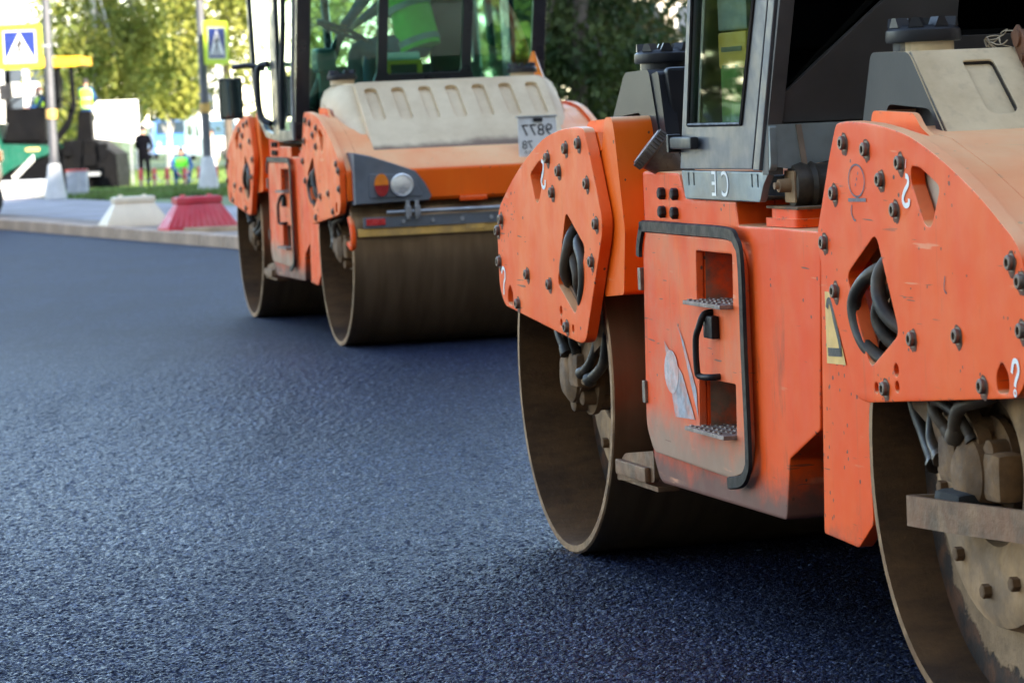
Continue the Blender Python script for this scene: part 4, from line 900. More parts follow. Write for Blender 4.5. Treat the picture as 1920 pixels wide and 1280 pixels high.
#BACK
# ================================================================== people
STAND = dict(pelvis=(0, 0, .96), spine=(0, .01, 1.16), chest=(0, .01, 1.36), neck=(0, .0, 1.50), jaw=(0, -.02, 1.56), head=(0, -.015, 1.65), crown=(0, 0, 1.73), nose=(0, -.115, 1.62),
             shl=(-.17, .01, 1.43), ell=(-.23, .03, 1.14), wrl=(-.24, -.05, .90), shr=(.17, .01, 1.43), elr=(.23, .03, 1.14), wrr=(.24, -.05, .90),
             hpl=(-.09, 0, .92), knl=(-.10, -.03, .50), anl=(-.10, .02, .09), tol=(-.11, -.16, .045), hpr=(.09, 0, .92), knr=(.10, -.03, .50), anr=(.10, .02, .09), tor=(.11, -.16, .045))
RAD = dict(pelvis=(.155, .115), spine=(.135, .10), chest=(.165, .115), neck=.055, jaw=.062, head=(.078, .095), crown=.055, nose=.016,
           shl=.065, ell=.047, wrl=.033, hpl=.09, knl=.065, anl=.045, tol=.038)
BONES = [('pelvis', 'spine', 'top'), ('spine', 'chest', 'top'), ('chest', 'neck', 'top'), ('neck', 'jaw', 'skin'), ('jaw', 'head', 'skin'), ('head', 'crown', 'skin'), ('head', 'nose', 'skin')]
for s_ in 'lr': BONES += [('chest', 'sh'+s_, 'top'), ('sh'+s_, 'el'+s_, 'top'), ('el'+s_, 'wr'+s_, 'top'), ('pelvis', 'hp'+s_, 'leg'), ('hp'+s_, 'kn'+s_, 'leg'), ('kn'+s_, 'an'+s_, 'leg'), ('an'+s_, 'to'+s_, 'shoe')]
def person(label, loc, rz, pose, top, legs, hair='hair_dark', vest=None, group=None, scale=1.0, band=False):
    J = dict(STAND); J.update(pose); root = thing('person', label, 'person', loc, rz, group); root.scale = (scale,)*3
    J = {k: Vector(v) for k, v in J.items()}; bones = list(BONES); rad = dict(RAD)
    for s_, sg in (('l', -1), ('r', 1)):           # palms and five fingers
        w, e = J['wr'+s_], J['el'+s_]; d = (w-e).normalized(); side = d.cross(Vector((0, 0, 1)) if abs(d.z) < .9 else Vector((0, -1, 0))).normalized(); nrm = d.cross(side)
        J['pa'+s_] = w+d*.075; rad['pa'+s_] = (.040, .020); bones.append(('wr'+s_, 'pa'+s_, 'skin'))
        for k, ln in enumerate((.062, .075, .080, .072, .055)):
            o = (k-2)*.019; base = 'pa'+s_ if k else 'wr'+s_; a, b = 'f%d%s' % (k, s_), 'g%d%s' % (k, s_)
            J[a] = w+d*(.105 if k else .055)+side*(o if k else -.048); J[b] = J[a]+(d*.75+nrm*.55).normalized()*ln*.8
            rad[a] = .0095; rad[b] = .008; bones += [(base, a, 'skin'), (a, b, 'skin')]
    names = list(J); idx = {k: i for i, k in enumerate(names)}
    me = bpy.data.meshes.new('body'); me.from_pydata([J[k] for k in names], [(idx[a], idx[b]) for a, b, _ in bones], [])
    tmp = bpy.data.objects.new('tmp', me); C.objects.link(tmp)
    sm = tmp.modifiers.new('s', 'SKIN'); sm.use_smooth_shade = True
    lay = me.skin_vertices[0].data
    for k in names:
        r = rad.get(k, rad.get(k[:-1]+'l', .03)); lay[idx[k]].radius = r if isinstance(r, tuple) else (r, r); lay[idx[k]].use_root = (k == 'pelvis')
    ss = tmp.modifiers.new('u', 'SUBSURF'); ss.levels = 1; ss.render_levels = 1
    dg = bpy.context.evaluated_depsgraph_get(); bm_ = bpy.data.meshes.new_from_object(tmp.evaluated_get(dg)); bpy.data.objects.remove(tmp)
    bm_.materials.clear(); tags = ['skin', 'top', 'leg', 'shoe']
    for m in ('skin', top, legs, 'shoe'): bm_.materials.append(M[m])
    A = np.array([J[a] for a, b, _ in bones]); B = np.array([J[b] for a, b, _ in bones]); D = B-A; DD = (D*D).sum(1)
    for p in bm_.polygons:
        c = np.array(p.center); t = np.clip(((c-A)*D).sum(1)/DD, 0, 1); q = A+D*t[:, None]; k = ((q-c)**2).sum(1).argmin(); p.material_index = tags.index(bones[k][2])
    link('body', bm_, None, root, 60)
    h, cr_ = J['head'], J['crown']; upv = (cr_-h).normalized(); back = -(J['nose']-h); back = (back-upv*back.dot(upv)).normalized(); sd = upv.cross(back)
    rings = []
    for k in range(6):
        t = k/5; rr = .098*math.cos(t*1.35)+.006; c = h+upv*(.0+.115*math.sin(t*1.45))+back*(.022*(1-t))
        rings.append([c+sd*math.cos(a)*rr*.88+back*math.sin(a)*rr for a in [2*math.pi*j/14 for j in range(14)]])
    MB().loft(rings).build('hair', hair, root, 60)
    if vest:
        p0, p1, p2, p3 = J['pelvis'], J['spine'], J['chest'], J['neck']; ax = (J['shr']-J['shl']).normalized(); rings = []
        for c, rx, ry in ((p0-(p1-p0)*.25, .185, .14), (p0, .182, .14), (p1, .172, .132), (p2-(p2-p1)*.2, .195, .142), (p2+(p3-p2)*.45, .195, .125), (p2+(p3-p2)*.72, .13, .09)):
            tn = (p3-p0).normalized(); fv = tn.cross(ax).normalized(); rings.append([c+ax*math.cos(a)*rx+fv*math.sin(a)*ry for a in [2*math.pi*j/18 for j in range(18)]])
        vs = MB().loft(rings).build('vest', vest, root, 60)
        tn = (p3-p0).normalized(); fv = tn.cross(ax).normalized()
        for c in ((p0-(p1-p0)*.02), (p1+(p2-p1)*.15)):
            bd = MB(); bd.loft([[c+tn*o+ax*math.cos(a)*.19+fv*math.sin(a)*.147 for a in [2*math.pi*j/18 for j in range(18)]] for o in (-.02, .02)])
            bd.build('reflective_band', 'reflective_band', vs, 60)
    return root
# the driver in the far cab, seated sideways and leaning over the wheel
dp = far_pt(.16, -.90, 1.30)
person('driver in lime green vest and blue jacket leaning inside the far roller cab', dp, R(-112), dict(
    pelvis=(0, 0, .58), spine=(0, -.04, .78), chest=(0, -.13, .98), neck=(0, -.20, 1.13), jaw=(0, -.25, 1.18), head=(0, -.27, 1.26), crown=(0, -.29, 1.35), nose=(0, -.37, 1.21),
    shl=(-.18, -.14, 1.05), ell=(-.23, -.32, .86), wrl=(-.14, -.48, .74), shr=(.18, -.14, 1.05), elr=(.24, -.30, .84), wrr=(.12, -.46, .72),
    hpl=(-.09, -.02, .55), knl=(-.13, -.40, .56), anl=(-.13, -.42, .12), tol=(-.14, -.58, .06), hpr=(.09, -.02, .55), knr=(.13, -.40, .56), anr=(.13, -.42, .12), tor=(.14, -.58, .06)), 'cloth_teal', 'cloth_teal', vest='vest_lime')
# a yellow case with white lid on the cab's sill
case = thing('tool_case', 'yellow and white carrying case behind the far roller windscreen', 'case', far_pt(.62, -.70, 1.55), th2-math.pi/2)
MB().box(-.05, .05, -.12, .12, .0, .03, .008).box(-.05, .05, .085, .12, .0, .20, .008).box(-.05, .05, -.12, -.09, .0, .20, .008).box(-.05, .05, -.12, .12, .175, .205, .008).build('case_frame', 'paver_yellow', case, 35)
MB().box(-.045, .03, -.09, .09, .03, .175).build('case_window', 'black_plastic', case, 0)
MB().box(-.06, .06, -.125, .105, .205, .255, .012).build('case_lid', 'white_paint', case, 35)
cone = thing('traffic_cone', 'orange and white traffic cone standing on the far roller deck', 'traffic cone', far_pt(.92, -1.50, 1.44), 0)
MB().box(-.10, .10, -.10, .10, 0, .02, .006).lathe([(.02, .085), (.16, .062), (.16, 0)], (0, 0, 0), (0, 0, 1), 20).build('cone_base', 'white_paint', cone, 40)
MB().lathe([(.16, .0), (.16, .066), (.33, .012), (.335, 0)], (0, 0, 0), (0, 0, 1), 20).build('cone_top', 'amber_lens', cone, 40)

# made-up box and cloth in the near cab, standing in for door glass reflections
def near_pt(u, v, z): return nr.matrix_world @ Vector((u, Yv(v), z))
bpy.context.view_layer.update()
yc = thing('tool_case', 'made-up yellow box standing in for a reflection in the near cab door glass', 'case', near_pt(.0, -.085, 1.60), th1-math.pi/2)
MB().box(-.11, .14, -.03, .03, 0, .105, .01).build('reflection_box', 'paver_yellow', yc, 35)
MB().box(-.07, .11, -.033, -.031, .048, .062).build('dark_print', 'ink_black', yc, 0); MB().box(-.10, .16, -.032, .032, .107, .24, .01).build('white_top', 'skirt_metal', yc, 35)
jk = thing('jacket', 'made-up green cloth standing in for a reflection in the near cab door', 'jacket', near_pt(-.02, -.085, 1.44), th1-math.pi/2)
jm = MB(); rings = []
for i in range(9):
    z = .17-.021*i; rings.append([(math.cos(a)*(.12+.012*math.sin(a*5+i*.4))-.0, math.sin(a)*(.03+.012*math.cos(a*7+i*.3)), z) for a in [2*math.pi*k/36 for k in range(36)]])
jm.loft(rings).build('reflection_cloth', 'reflection_green', jk, 60)

# ================================================================== far side of the street
def gpt(px, Y, dz=0.0):            # a point on the verge below that pixel column
    p = at(px, 300, Y); return Vector((p.x, p.y, verge_z(Y)+dz))
# paver
PY = 94.0
pv0 = gpt(100, PY); pv0.z = at(100, 346, PY).z
pav = thing('asphalt_paver', 'green and black asphalt paver under a yellow canopy at the left edge', 'paver', pv0)
def L(px, py, dy=0.0): q = at(px, py, PY); return (q.x-pv0.x, q.z-pv0.z)
def pp(name, pts, y0, y1, mat, b=.03, parent=None): return MB().prism([L(*p) for p in pts], y0, y1, 'y', b).build(name, mat, parent or pav, 35)
hull = pp('hull', [(-120, 232), (0, 232), (16, 270), (100, 272), (114, 268), (112, 284), (60, 303), (30, 318), (8, 334), (-120, 334)], -1.2, 1.2, 'paver_green', .05)
pp('track', [(-110, 340), (6, 337), (40, 318), (75, 302), (112, 290), (120, 338), (112, 352), (-100, 356)], -1.25, -.85, 'paver_dark', .04)
pp('track', [(-110, 340), (6, 337), (40, 318), (75, 302), (112, 290), (120, 338), (112, 352), (-100, 356)], .85, 1.25, 'paver_dark', .04)
for k in range(9):
    a = L(36+k*4.6, 340-k*4.7); b = L(40+k*4.6, 332-k*4.7)
    MB().box(a[0], a[0]+.045, -1.262, -1.251, a[1], b[1]+.08).build('hull_lettering', 'white_paint', hull, 0)
c0 = L(60, 283); MB().box(c0[0], c0[0]+.38, -1.215, -1.205, c0[1], c0[1]+.09).build('hull_label', 'yellow_sticker', hull, 0)
pp('operator_station', [(18, 268), (24, 235), (26, 205), (95, 200), (96, 262), (90, 270)], -1.1, 1.1, 'paver_dark', .04)
pp('station_rail', [(24, 248), (86, 246), (88, 262), (22, 264)], -1.22, -1.1, 'paver_dark', .02)
pp('control_panel', [(6, 160), (28, 157), (31, 185), (9, 190)], -.9, -.6, 'black_plastic', .02)
pp('panel_stalk', [(16, 188), (24, 188), (38, 212), (28, 214)], -.8, -.7, 'black_plastic', .01)
pp('canopy', [(-60, 113), (160, 107), (162, 122), (152, 125), (-60, 133)], -1.3, 1.3, 'paver_yellow', .04)
for pts in ([(92, 128), (104, 128), (106, 205), (92, 205)], [(114, 127), (121, 127), (123, 205), (115, 205)], [(138, 126), (146, 126), (152, 200), (140, 240), (112, 276), (104, 268), (134, 225), (143, 190)]):
    pp('canopy_post', pts, -1.15, -1.0, 'paver_dark', .01)
for pts in ([(0, 132), (8, 132), (10, 232), (0, 232)], [(92, 128), (104, 128), (106, 205), (92, 205)]): pp('canopy_post', pts, 1.0, 1.12, 'paver_dark', .01)
pp('exhaust_box', [(86, 150), (104, 132), (112, 150), (110, 200), (90, 200)], .2, .7, 'paver_dark', .03)
pp('tow_arm', [(100, 262), (112, 258), (150, 318), (140, 326)], -1.3, -1.15, 'paver_dark', .02)
pp('screed', [(118, 290), (140, 262), (190, 262), (228, 288), (234, 330), (232, 360), (122, 366)], -1.5, 1.5, 'paver_dark', .05)
pp('screed_end_plate', [(196, 300), (230, 290), (236, 362), (198, 364)], -1.62, -1.52, 'paver_dark', .02)
pp('screed_walkway', [(160, 322), (202, 320), (202, 327), (160, 329)], -1.75, -1.5, 'galvanised', .01)
pp('screed_steps', [(150, 208), (172, 208), (176, 264), (146, 262)], -.3, .3, 'paver_dark', .03)
pp('control_post', [(196, 268), (214, 268), (212, 300), (200, 300)], -1.65, -1.5, 'paver_dark', .02)
for pts in ([(26, 200), (60, 178), (92, 178)], [(92, 190), (128, 186), (150, 206)], [(150, 300), (176, 292), (206, 298)], [(124, 300), (124, 272), (160, 268), (160, 300)]):
    MB().tube([(*[L(*p)[0]], -1.28, L(*p)[1]) for p in pts], .03, 6, 4).build('handrail', 'paver_dark', pav, 40)
for px, py in ((132, 312), (168, 310), (205, 318)):
    x, z = L(px, py); MB().cyl((x, -1.56, z-.35), (x+.05, -1.56, z+.30), .07, .05, 10).cyl((x+.05, -1.56, z+.30), (x+.09, -1.56, z+.75), .03, .03, 8).build('lift_cylinder', 'paver_dark', pav, 40)
for px, py, w_, h_ in ((150, 335, .5, .22), (182, 300, .35, .3), (215, 340, .3, .35), (140, 285, .25, .2)):
    x, z = L(px, py); MB().box(x-w_/2, x+w_/2, -1.66, -1.5, z-h_/2, z+h_/2, .02).build('service_cover', 'paver_dark', pav, 30)
for k in range(6):
    x, z = L(-60+k*30, 345); MB().lathe([(0, 0), (0, .17), (.03, .19), (.1, .19), (.1, 0)], (x, -1.30, z+.02), (0, 1, 0), 16).build('track_roller', 'paver_dark', pav, 40)
wb = at(215, 270, PY+3)
board = thing('white_panel', 'blank white rectangular panel standing behind the paver screed', 'panel', wb-Vector((0, 0, 1.2)))
q = lambda px, py: ((at(px, py, PY+3)-board.location).x, (at(px, py, PY+3)-board.location).z)
MB().prism([q(167, 258), (q(180, 220)), q(172, 205), q(182, 190), q(258, 187), q(262, 262), q(255, 268)], -.03, .03, 'y', .006).build('sheet', 'panel_white', board, 30)
for px in (185, 245): a = q(px, 262); MB().box(a[0]-.03, a[0]+.03, .03, .09, -.1, a[1]+.5).build('support', 'galvanised', board, 0)
p1 = at(82, 205, PY); p1.z -= .42
person('paver operator in pink cap, blue sleeves and yellow vest seated under the canopy', p1+Vector((0, -.3, -.33)), R(-62), dict(
    pelvis=(0, 0, .58), spine=(0, -.02, .78), chest=(0, -.05, .98), neck=(0, -.07, 1.13), jaw=(0, -.10, 1.18), head=(0, -.10, 1.27), crown=(0, -.09, 1.35), nose=(0, -.2, 1.24),
    shl=(-.18, -.05, 1.05), ell=(-.24, -.22, .84), wrl=(-.16, -.44, .80), shr=(.18, -.05, 1.05), elr=(.24, -.22, .84), wrr=(.16, -.44, .80),
    hpl=(-.09, -.02, .55), knl=(-.13, -.40, .56), anl=(-.13, -.42, .12), tol=(-.14, -.58, .06), hpr=(.09, -.02, .55), knr=(.13, -.40, .56), anr=(.13, -.42, .12), tor=(.14, -.58, .06)), 'cloth_navy', 'cloth_navy', 'hair_pink', 'vest_yellow')
p2 = at(161, 258, PY)
person('dark haired worker in yellow vest seen from behind on the paver', p2+Vector((0, .5, -.10)), R(172), dict(ell=(-.24, -.12, 1.16), wrl=(-.14, -.30, 1.10), elr=(.24, -.12, 1.16), wrr=(.14, -.30, 1.10)), 'cloth_navy', 'cloth_navy', 'hair_dark', 'vest_yellow')
def stand(label, px, Y, rz, pose, py_feet, **k):
    b = at(px, py_feet, Y); person(label, b, rz, pose, **k)
stand('man in dark jacket and trousers standing with his back turned', 273, 90, R(165), dict(ell=(-.22, -.06, 1.16), wrl=(-.10, -.22, 1.10), elr=(.22, -.06, 1.16), wrr=(.10, -.22, 1.10)), 358, top='cloth_black', legs='cloth_black')
stand('worker in green vest and blue sleeves crouching behind the posts', 342, 88, R(10), dict(
    pelvis=(0, .10, .32), spine=(0, .06, .52), chest=(0, -.03, .70), neck=(0, -.08, .83), jaw=(0, -.12, .87), head=(0, -.12, .95), crown=(0, -.11, 1.03), nose=(0, -.22, .92),
    shl=(-.18, -.04, .76), ell=(-.27, -.22, .55), wrl=(-.14, -.36, .42), shr=(.18, -.04, .76), elr=(.27, -.22, .55), wrr=(.14, -.36, .42),
    hpl=(-.10, .08, .30), knl=(-.20, -.30, .45), anl=(-.16, -.06, .09), tol=(-.18, -.23, .045), hpr=(.10, .08, .30), knr=(.20, -.30, .45), anr=(.16, -.06, .09), tor=(.18, -.23, .045)), 352, top='cloth_navy', legs='cloth_navy', vest='vest_lime')
stand('person in white shirt standing behind the right hand lamp post', 401, 100, R(-30), {}, 352, top='cloth_white', legs='cloth_white')

# crossing signs on posts
def lamp_post(label, px, py, Y, h, r):
    b = at(px, py, Y); t = thing('lamp_post', label, 'lamp post', b)
    MB().cyl((0, 0, 0), (0, 0, h), r, r*.7, 16).build('shaft', 'pole_grey', t, 50)
    MB().lathe([(0, .0), (0, .20), (.06, .195), (.60, .12), (.64, .10), (.64, 0)], (0, 0, 0), (0, 0, 1), 20).build('concrete_base', 'concrete_pale', t, 40)
    MB().cyl((0, 0, 1.45), (0, 0, 1.62), r*1.25, r*1.25, 14).build('clamp', 'yellow_plank', t, 40)
    return t, b
lp1, lb1 = lamp_post('grey lamp post on white concrete foot in front of the paver', 105, 373, 61, 8, .085)
lp2, lb2 = lamp_post('grey lamp post on white foot right of the crouching worker', 392, 359, 62, 8, .085)
def crossing_sign(label, px, py, Y, w, h, yaw):
    c = at(px, py, Y); t = thing('crossing_sign', label, 'road sign', c, yaw)
    plate('backing', rnd([(-w/2, -h/2), (w/2, -h/2), (w/2, h/2), (-w/2, h/2)], .05), [], -.012, .012, 'sign_lime', t, .003)
    a, b = w*.345, h*.345
    MB().box(-a-.015, a+.015, -.0135, -.0125, -b-.015, b+.015).build('white_border', 'white_paint', t, 0)
    MB().box(-a, a, -.016, -.014, -b, b).build('blue_field', 'sign_blue', t, 0)
    MB().add([(-a*.90, -.018, -b*.82), (a*.90, -.018, -b*.82), (0, -.018, b*.93)], [(0, 1, 2)]).build('white_triangle', 'white_paint', t, 0)
    m = MB(); y = -.020                                                     # walking figure over the zebra bars
    sx = lambda x: x*a
    m.add([(sx(.10*math.cos(k*.785)), y, b*(.50+.11*math.sin(k*.785))) for k in range(8)], [tuple(range(8))])
    for pts, wd in (([(.02, .40), (-.06, -.10)], .24), ([(0, .30), (-.26, .05)], .12), ([(.04, .30), (.24, .08)], .12), ([(-.04, -.08), (.10, -.38), (.16, -.70)], .15), ([(-.05, -.08), (-.18, -.40), (-.34, -.70)], .15)):
        m.ribbon([(sx(x), b*z) for x, z in pts], wd*a, y)
    for k in range(5):
        x = -.62+.28*k; m.add([(sx(x), y, -b*.80), (sx(x+.10), y, -b*.80), (sx(x+.08), y, -b*.62), (sx(x+.02), y, -b*.62)], [(0, 1, 2, 3)])
    m.build('walking_figure', 'ink_black', t, 0, fix=False)
    MB().box(-.03, .03, .012, .06, -h*.3, h*.3).box(-.03, w*.7, .05, .08, -.02, .02).build('bracket', 'galvanised', t, 0)
crossing_sign('square pedestrian crossing sign facing the camera, lime border, left edge', 37, 88, 60.5, .80, .79, R(4))
crossing_sign('pedestrian crossing sign seen at an angle on the right lamp post', 405, 81, 61.5, .80, .79, R(62))
# grey box with red lid
bx_ = thing('utility_box', 'small grey box with red edge beside the lamp post foot', 'box', at(146, 371, 63))
MB().box(-.18, .19, -.15, .2, 0, .50, .01).build('body', 'box_grey', bx_, 30); MB().box(-.19, .20, -.16, .21, .50, .53, .006).build('lid', 'post_red', bx_, 30)
MB().box(.05, .06, -.156, -.151, .02, .48).build('seam', 'concrete_pale', bx_, 0)
# long pale slab with red stains in front of the paver
sl = thing('concrete_slab', 'long pale slab stained red lying in front of the paver', 'slab', at(45, 371, 64))
MB().box(-1.6, .62, -.3, .6, 0, .33, .03).build('slab_body', 'concrete_pale', sl, 30)
MB().add([(-.20, -.304, .05), (.25, -.304, .03), (.30, -.304, .22), (.12, -.304, .25), (-.12, -.304, .20)], [(0, 1, 2, 3, 4)]).build('red_stain', 'worn_oval', sl, 0)
# red and white posts with chains
prev = None
for k, (px, Y) in enumerate(((262, 74), (288, 74), (312, 73), (345, 73), (373, 72), (383, 72), (404, 71))):
    b = gpt(px, Y); b.z = at(px, 361-k*.6, Y).z
    wl = ['beside the standing man on his left', 'beside the standing man on his right', 'left of the crouching worker', 'in front of the crouching worker', 'right of the crouching worker', 'touching the right lamp post on its left', 'just right of the right lamp post'][k]
    t = thing('chain_post', 'short red topped post '+wl, 'post', b, 0, 'red chain posts on the lawn')
    MB().cyl((0, 0, 0), (0, 0, .28), .045, .045, 10).build('post_foot', 'timber', t, 40); MB().lathe([(.28, .05), (.48, .05), (.52, .035), (.53, 0)], (0, 0, 0), (0, 0, 1), 10).build('post_top', 'post_red', t, 40)
    if prev is not None:
        a_, b_ = prev+Vector((0, 0, .42)), b+Vector((0, 0, .42)); md = (a_+b_)/2-Vector((0, 0, .2))
        ch = MB().tube([a_, md, b_], .012, 6, 6).build('chain', 'galvanised', None, 40)
        tag(ch, 'sagging chain '+['behind the standing man', 'between the standing man and the crouching worker', 'left in front of the crouching worker', 'right in front of the crouching worker', 'short piece left of the right lamp post', 'in front of the right lamp post foot'][k-1], 'chain', 'chains between the red posts')
    prev = b
# plastic road barriers on the pavement
def barrier(label, px, py, Y, mat, yaw, sc):
    t = thing('road_barrier', label, 'barrier', at(px, py, Y), yaw, 'plastic barriers by the kerb'); t.scale = (sc,)*3
    m = MB(); rings = []
    for z, w, d in ((0, .62, .27), (.06, .62, .27), (.44, .38, .10), (.46, .40, .13), (.54, .40, .13), (.56, .37, .10)):
        rings.append([(-w, -d, z), (w, -d, z), (w, d, z), (-w, d, z)])
    m.loft(rings); m.build('shell', mat, t, 25)
    for k in range(11 if 'red' in mat else 0):
        x = -.36+.072*k; MB().add([(x*1.5, -.278, .07), (x*1.5+.05, -.278, .07), (x+.03, -.112, .43), (x, -.112, .43), (x*1.5, -.25, .07), (x*1.5+.05, -.25, .07), (x+.03, -.09, .43), (x, -.09, .43)], [(0, 1, 2, 3), (0, 3, 7, 4), (1, 5, 6, 2)]).build('rib', mat, t, 20)
    MB().cyl((-.25, 0, .55), (-.25, 0, .60), .05, .04, 10).cyl((.22, 0, .55), (.22, 0, .59), .05, .04, 10).build('filler_plug', mat, t, 40)
barrier('cream white plastic barrier on the pavement by the kerb', 252, 424, 43.0, 'barrier_cream', R(24), .68)
barrier('red ribbed plastic barrier on the pavement by the kerb', 372, 431, 40.3, 'barrier_red', R(24), .72)
tm_ = at(425, 435, 39.4)
tag(MB().box(-.5, .35, -.06, .06, 0, .07, .01).build('timber_batten', 'timber', None, 30), 'pale wooden batten lying beside the red barrier', 'batten').location = tm_
# vehicles
def vehicle(label, name, cat, base, yaw, prof, width, mat, windows, wheels, wr, sc=1.0):
    t = thing(name, label, cat, base, yaw); t.scale = (sc,)*3
    b = MB().prism(prof, -width/2, width/2, 'y', .06).build('body', mat, t, 35)
    for nm, pts in windows:
        for sg in (1, -1): MB().prism(pts, sg*(width/2+.004), sg*(width/2+.012), 'y').build(nm, 'car_glass', b, 0)
    for x in wheels:
        for sg in (1, -1):
            w = MB().lathe([(0, 0), (0, wr*.55), (.02, wr*.6), (.02, wr*.92), (.05, wr), (.2, wr), (.24, wr*.9), (.24, 0)], (x, sg*(width/2-.02), wr), (0, -sg, 0), 24).build('wheel', 'tyre', t, 40)
            MB().lathe([(-.012, 0), (-.012, wr*.2), (-.004, wr*.52), (.004, wr*.54), (.01, 0)], (x, sg*(width/2-.02), wr), (0, -sg, 0), 18).build('rim', 'galvanised', w, 40)
    return t, b
bt, bb = vehicle('blue truck cab parked beyond the lawn', 'truck', 'truck', gpt(326, 175, -.2), R(-78), [(-3.6, .5), (1.0, .5), (1.05, 1.5), (.95, 2.05), (.7, 2.35), (-.9, 2.35), (-1.0, 1.5), (-3.6, 1.5)], 2.2, 'truck_blue', [('side_window', [(-.6, 1.6), (.6, 1.6), (.5, 2.15), (-.6, 2.15)])], (-2.8, .2), .48, 1.0)
MB().prism([(-.95, 1.50), (.95, 1.50), (.90, 2.15), (-.90, 2.15)], 1.03, 1.10, 'x', .01).build('windscreen', 'car_glass', bb, 0)
MB().box(.95, 1.12, -1.0, 1.0, .55, .8, .03).build('bumper', 'van_white', bb, 30); MB().box(-.8, .75, -1.08, 1.08, 2.34, 2.44, .03).build('roof_cap', 'van_white', bb, 30)
for y in (-.85, .85): MB().cyl((1.05, y, 1.0), (1.12, y, 1.0), .14, .13, 14).build('headlight', 'lamp_chrome', bb, 40)
wt, wb_ = vehicle('white van parked beside the blue truck beyond the lawn', 'van', 'van', gpt(405, 165, -.2), R(-74), [(-2.6, .45), (2.5, .45), (2.55, 1.1), (1.7, 1.25), (1.0, 2.15), (.7, 2.3), (-2.5, 2.35), (-2.6, 2.1)], 2.0, 'van_white', [('side_window', [(.35, 1.35), (1.35, 1.35), (.9, 1.98), (.35, 1.98)]), ('rear_window', [(-1.9, 1.4), (-.6, 1.4), (-.6, 1.95), (-1.9, 1.95)])], (-1.7, 1.6), .36)
MB().box(2.45, 2.62, -.95, .95, .45, .7, .04).build('bumper', 'black_plastic', wb_, 30)
MB().add([(1.72, -.85, 1.30), (1.72, .85, 1.30), (1.06, .80, 2.12), (1.06, -.80, 2.12)], [(0, 1, 2, 3)]).build('windscreen', 'car_glass', wb_, 0)
rc, rb_ = vehicle('dark red pickup truck showing only its front corner at the left edge', 'pickup_truck', 'pickup truck', at(1, 425, 50.0)+Vector((-1.0, .9, 0)), R(0), [(-4.2, .45), (.75, .45), (.80, .75), (.78, 1.2), (.6, 1.30), (-.7, 1.36), (-1.2, 1.9), (-2.4, 1.95), (-2.6, 1.32), (-4.2, 1.30)], 1.8, 'car_red', [('side_window', [(-2.3, 1.40), (-.95, 1.40), (-1.3, 1.82), (-2.3, 1.85)])], (-3.2, .42), .39)
for y in (-.7, .7): MB().box(.77, .84, y-.14, y+.14, .95, 1.12, .02).build('headlight', 'amber_lens', rb_, 30)

# buildings
def block(label, x0, x1, y0, y1, z0, z1, wall, rows, cols, face=-1, roofm='facade_white', group=None, name='apartment_building', ww=1.3, wh=1.5):
    t = thing(name, label, 'building', ((x0+x1)/2, (y0+y1)/2, z0), 0, group); w, d, h = (x1-x0)/2, (y1-y0)/2, z1-z0
    MB().box(-w, w, -d, d, 0, h).build('wall', wall, t, 0); MB().box(-w-.3, w+.3, -d-.3, d+.3, h, h+.5).build('roof', roofm, t, 0)
    fm = MB().box(-ww/2-.12, ww/2+.12, -.06, .0, -.12, wh+.12).mesh('window_frame'); fm.materials.append(M['facade_white'])
    gm = MB().box(-ww/2, ww/2, -.09, -.062, 0, wh).mesh('window_pane'); gm.materials.append(M['window_dark'])
    for r in range(rows):
        for c in range(cols):
            x = -w+(c+.5)*2*w/cols; z = h*(r+.35)/rows
            f = place(fm, 'window', t, x, face*d, z); g = place(gm, 'pane', f, 0, 0, 0)
            if face > 0: f.rotation_euler = (0, 0, math.pi)
    return t
block('unseen long apartment house added right of the street to block sky', 20, 34, -12, 46, 0, 22.0, 'facade_brick', 5, 4, -1)  # unseen; added to block the right sky and darken the ground
block('tall apartment block across the street behind the viewer', -75, 70, -34, -14, 0, 35.0, 'facade_cream', 9, 16, 1)
a = at(-90, 250, 230); b = at(92, 42, 230)
block('white flat roofed building behind the lime bordered sign', a.x, b.x, 230, 242, -1, b.z, 'facade_white', 4, 4, -1)
a = at(310, 250, 205); b = at(392, 92, 205)
block('pale building glimpsed between the birches and the right lamp post', a.x, b.x, 205, 215, -1, b.z, 'facade_white', 3, 3, -1, 'facade_brick')
MB_c = at(346, 45, 206); ch = MB().box(-.35, .35, -.35, .35, 0, 4).build('chimney_stack', 'facade_white', None, 0); ch.location = MB_c-Vector((0, -2, 4)); tag(ch, 'white chimney rising above the pale building by the birches', 'chimney')
a = at(1175, 250, 150); b = at(1420, -200, 150)
block('sunlit cream house behind the dark trees beside the near cab', a.x, b.x, 150, 162, -1, b.z, 'facade_cream', 3, 3, -1, 'facade_brick', name='house')

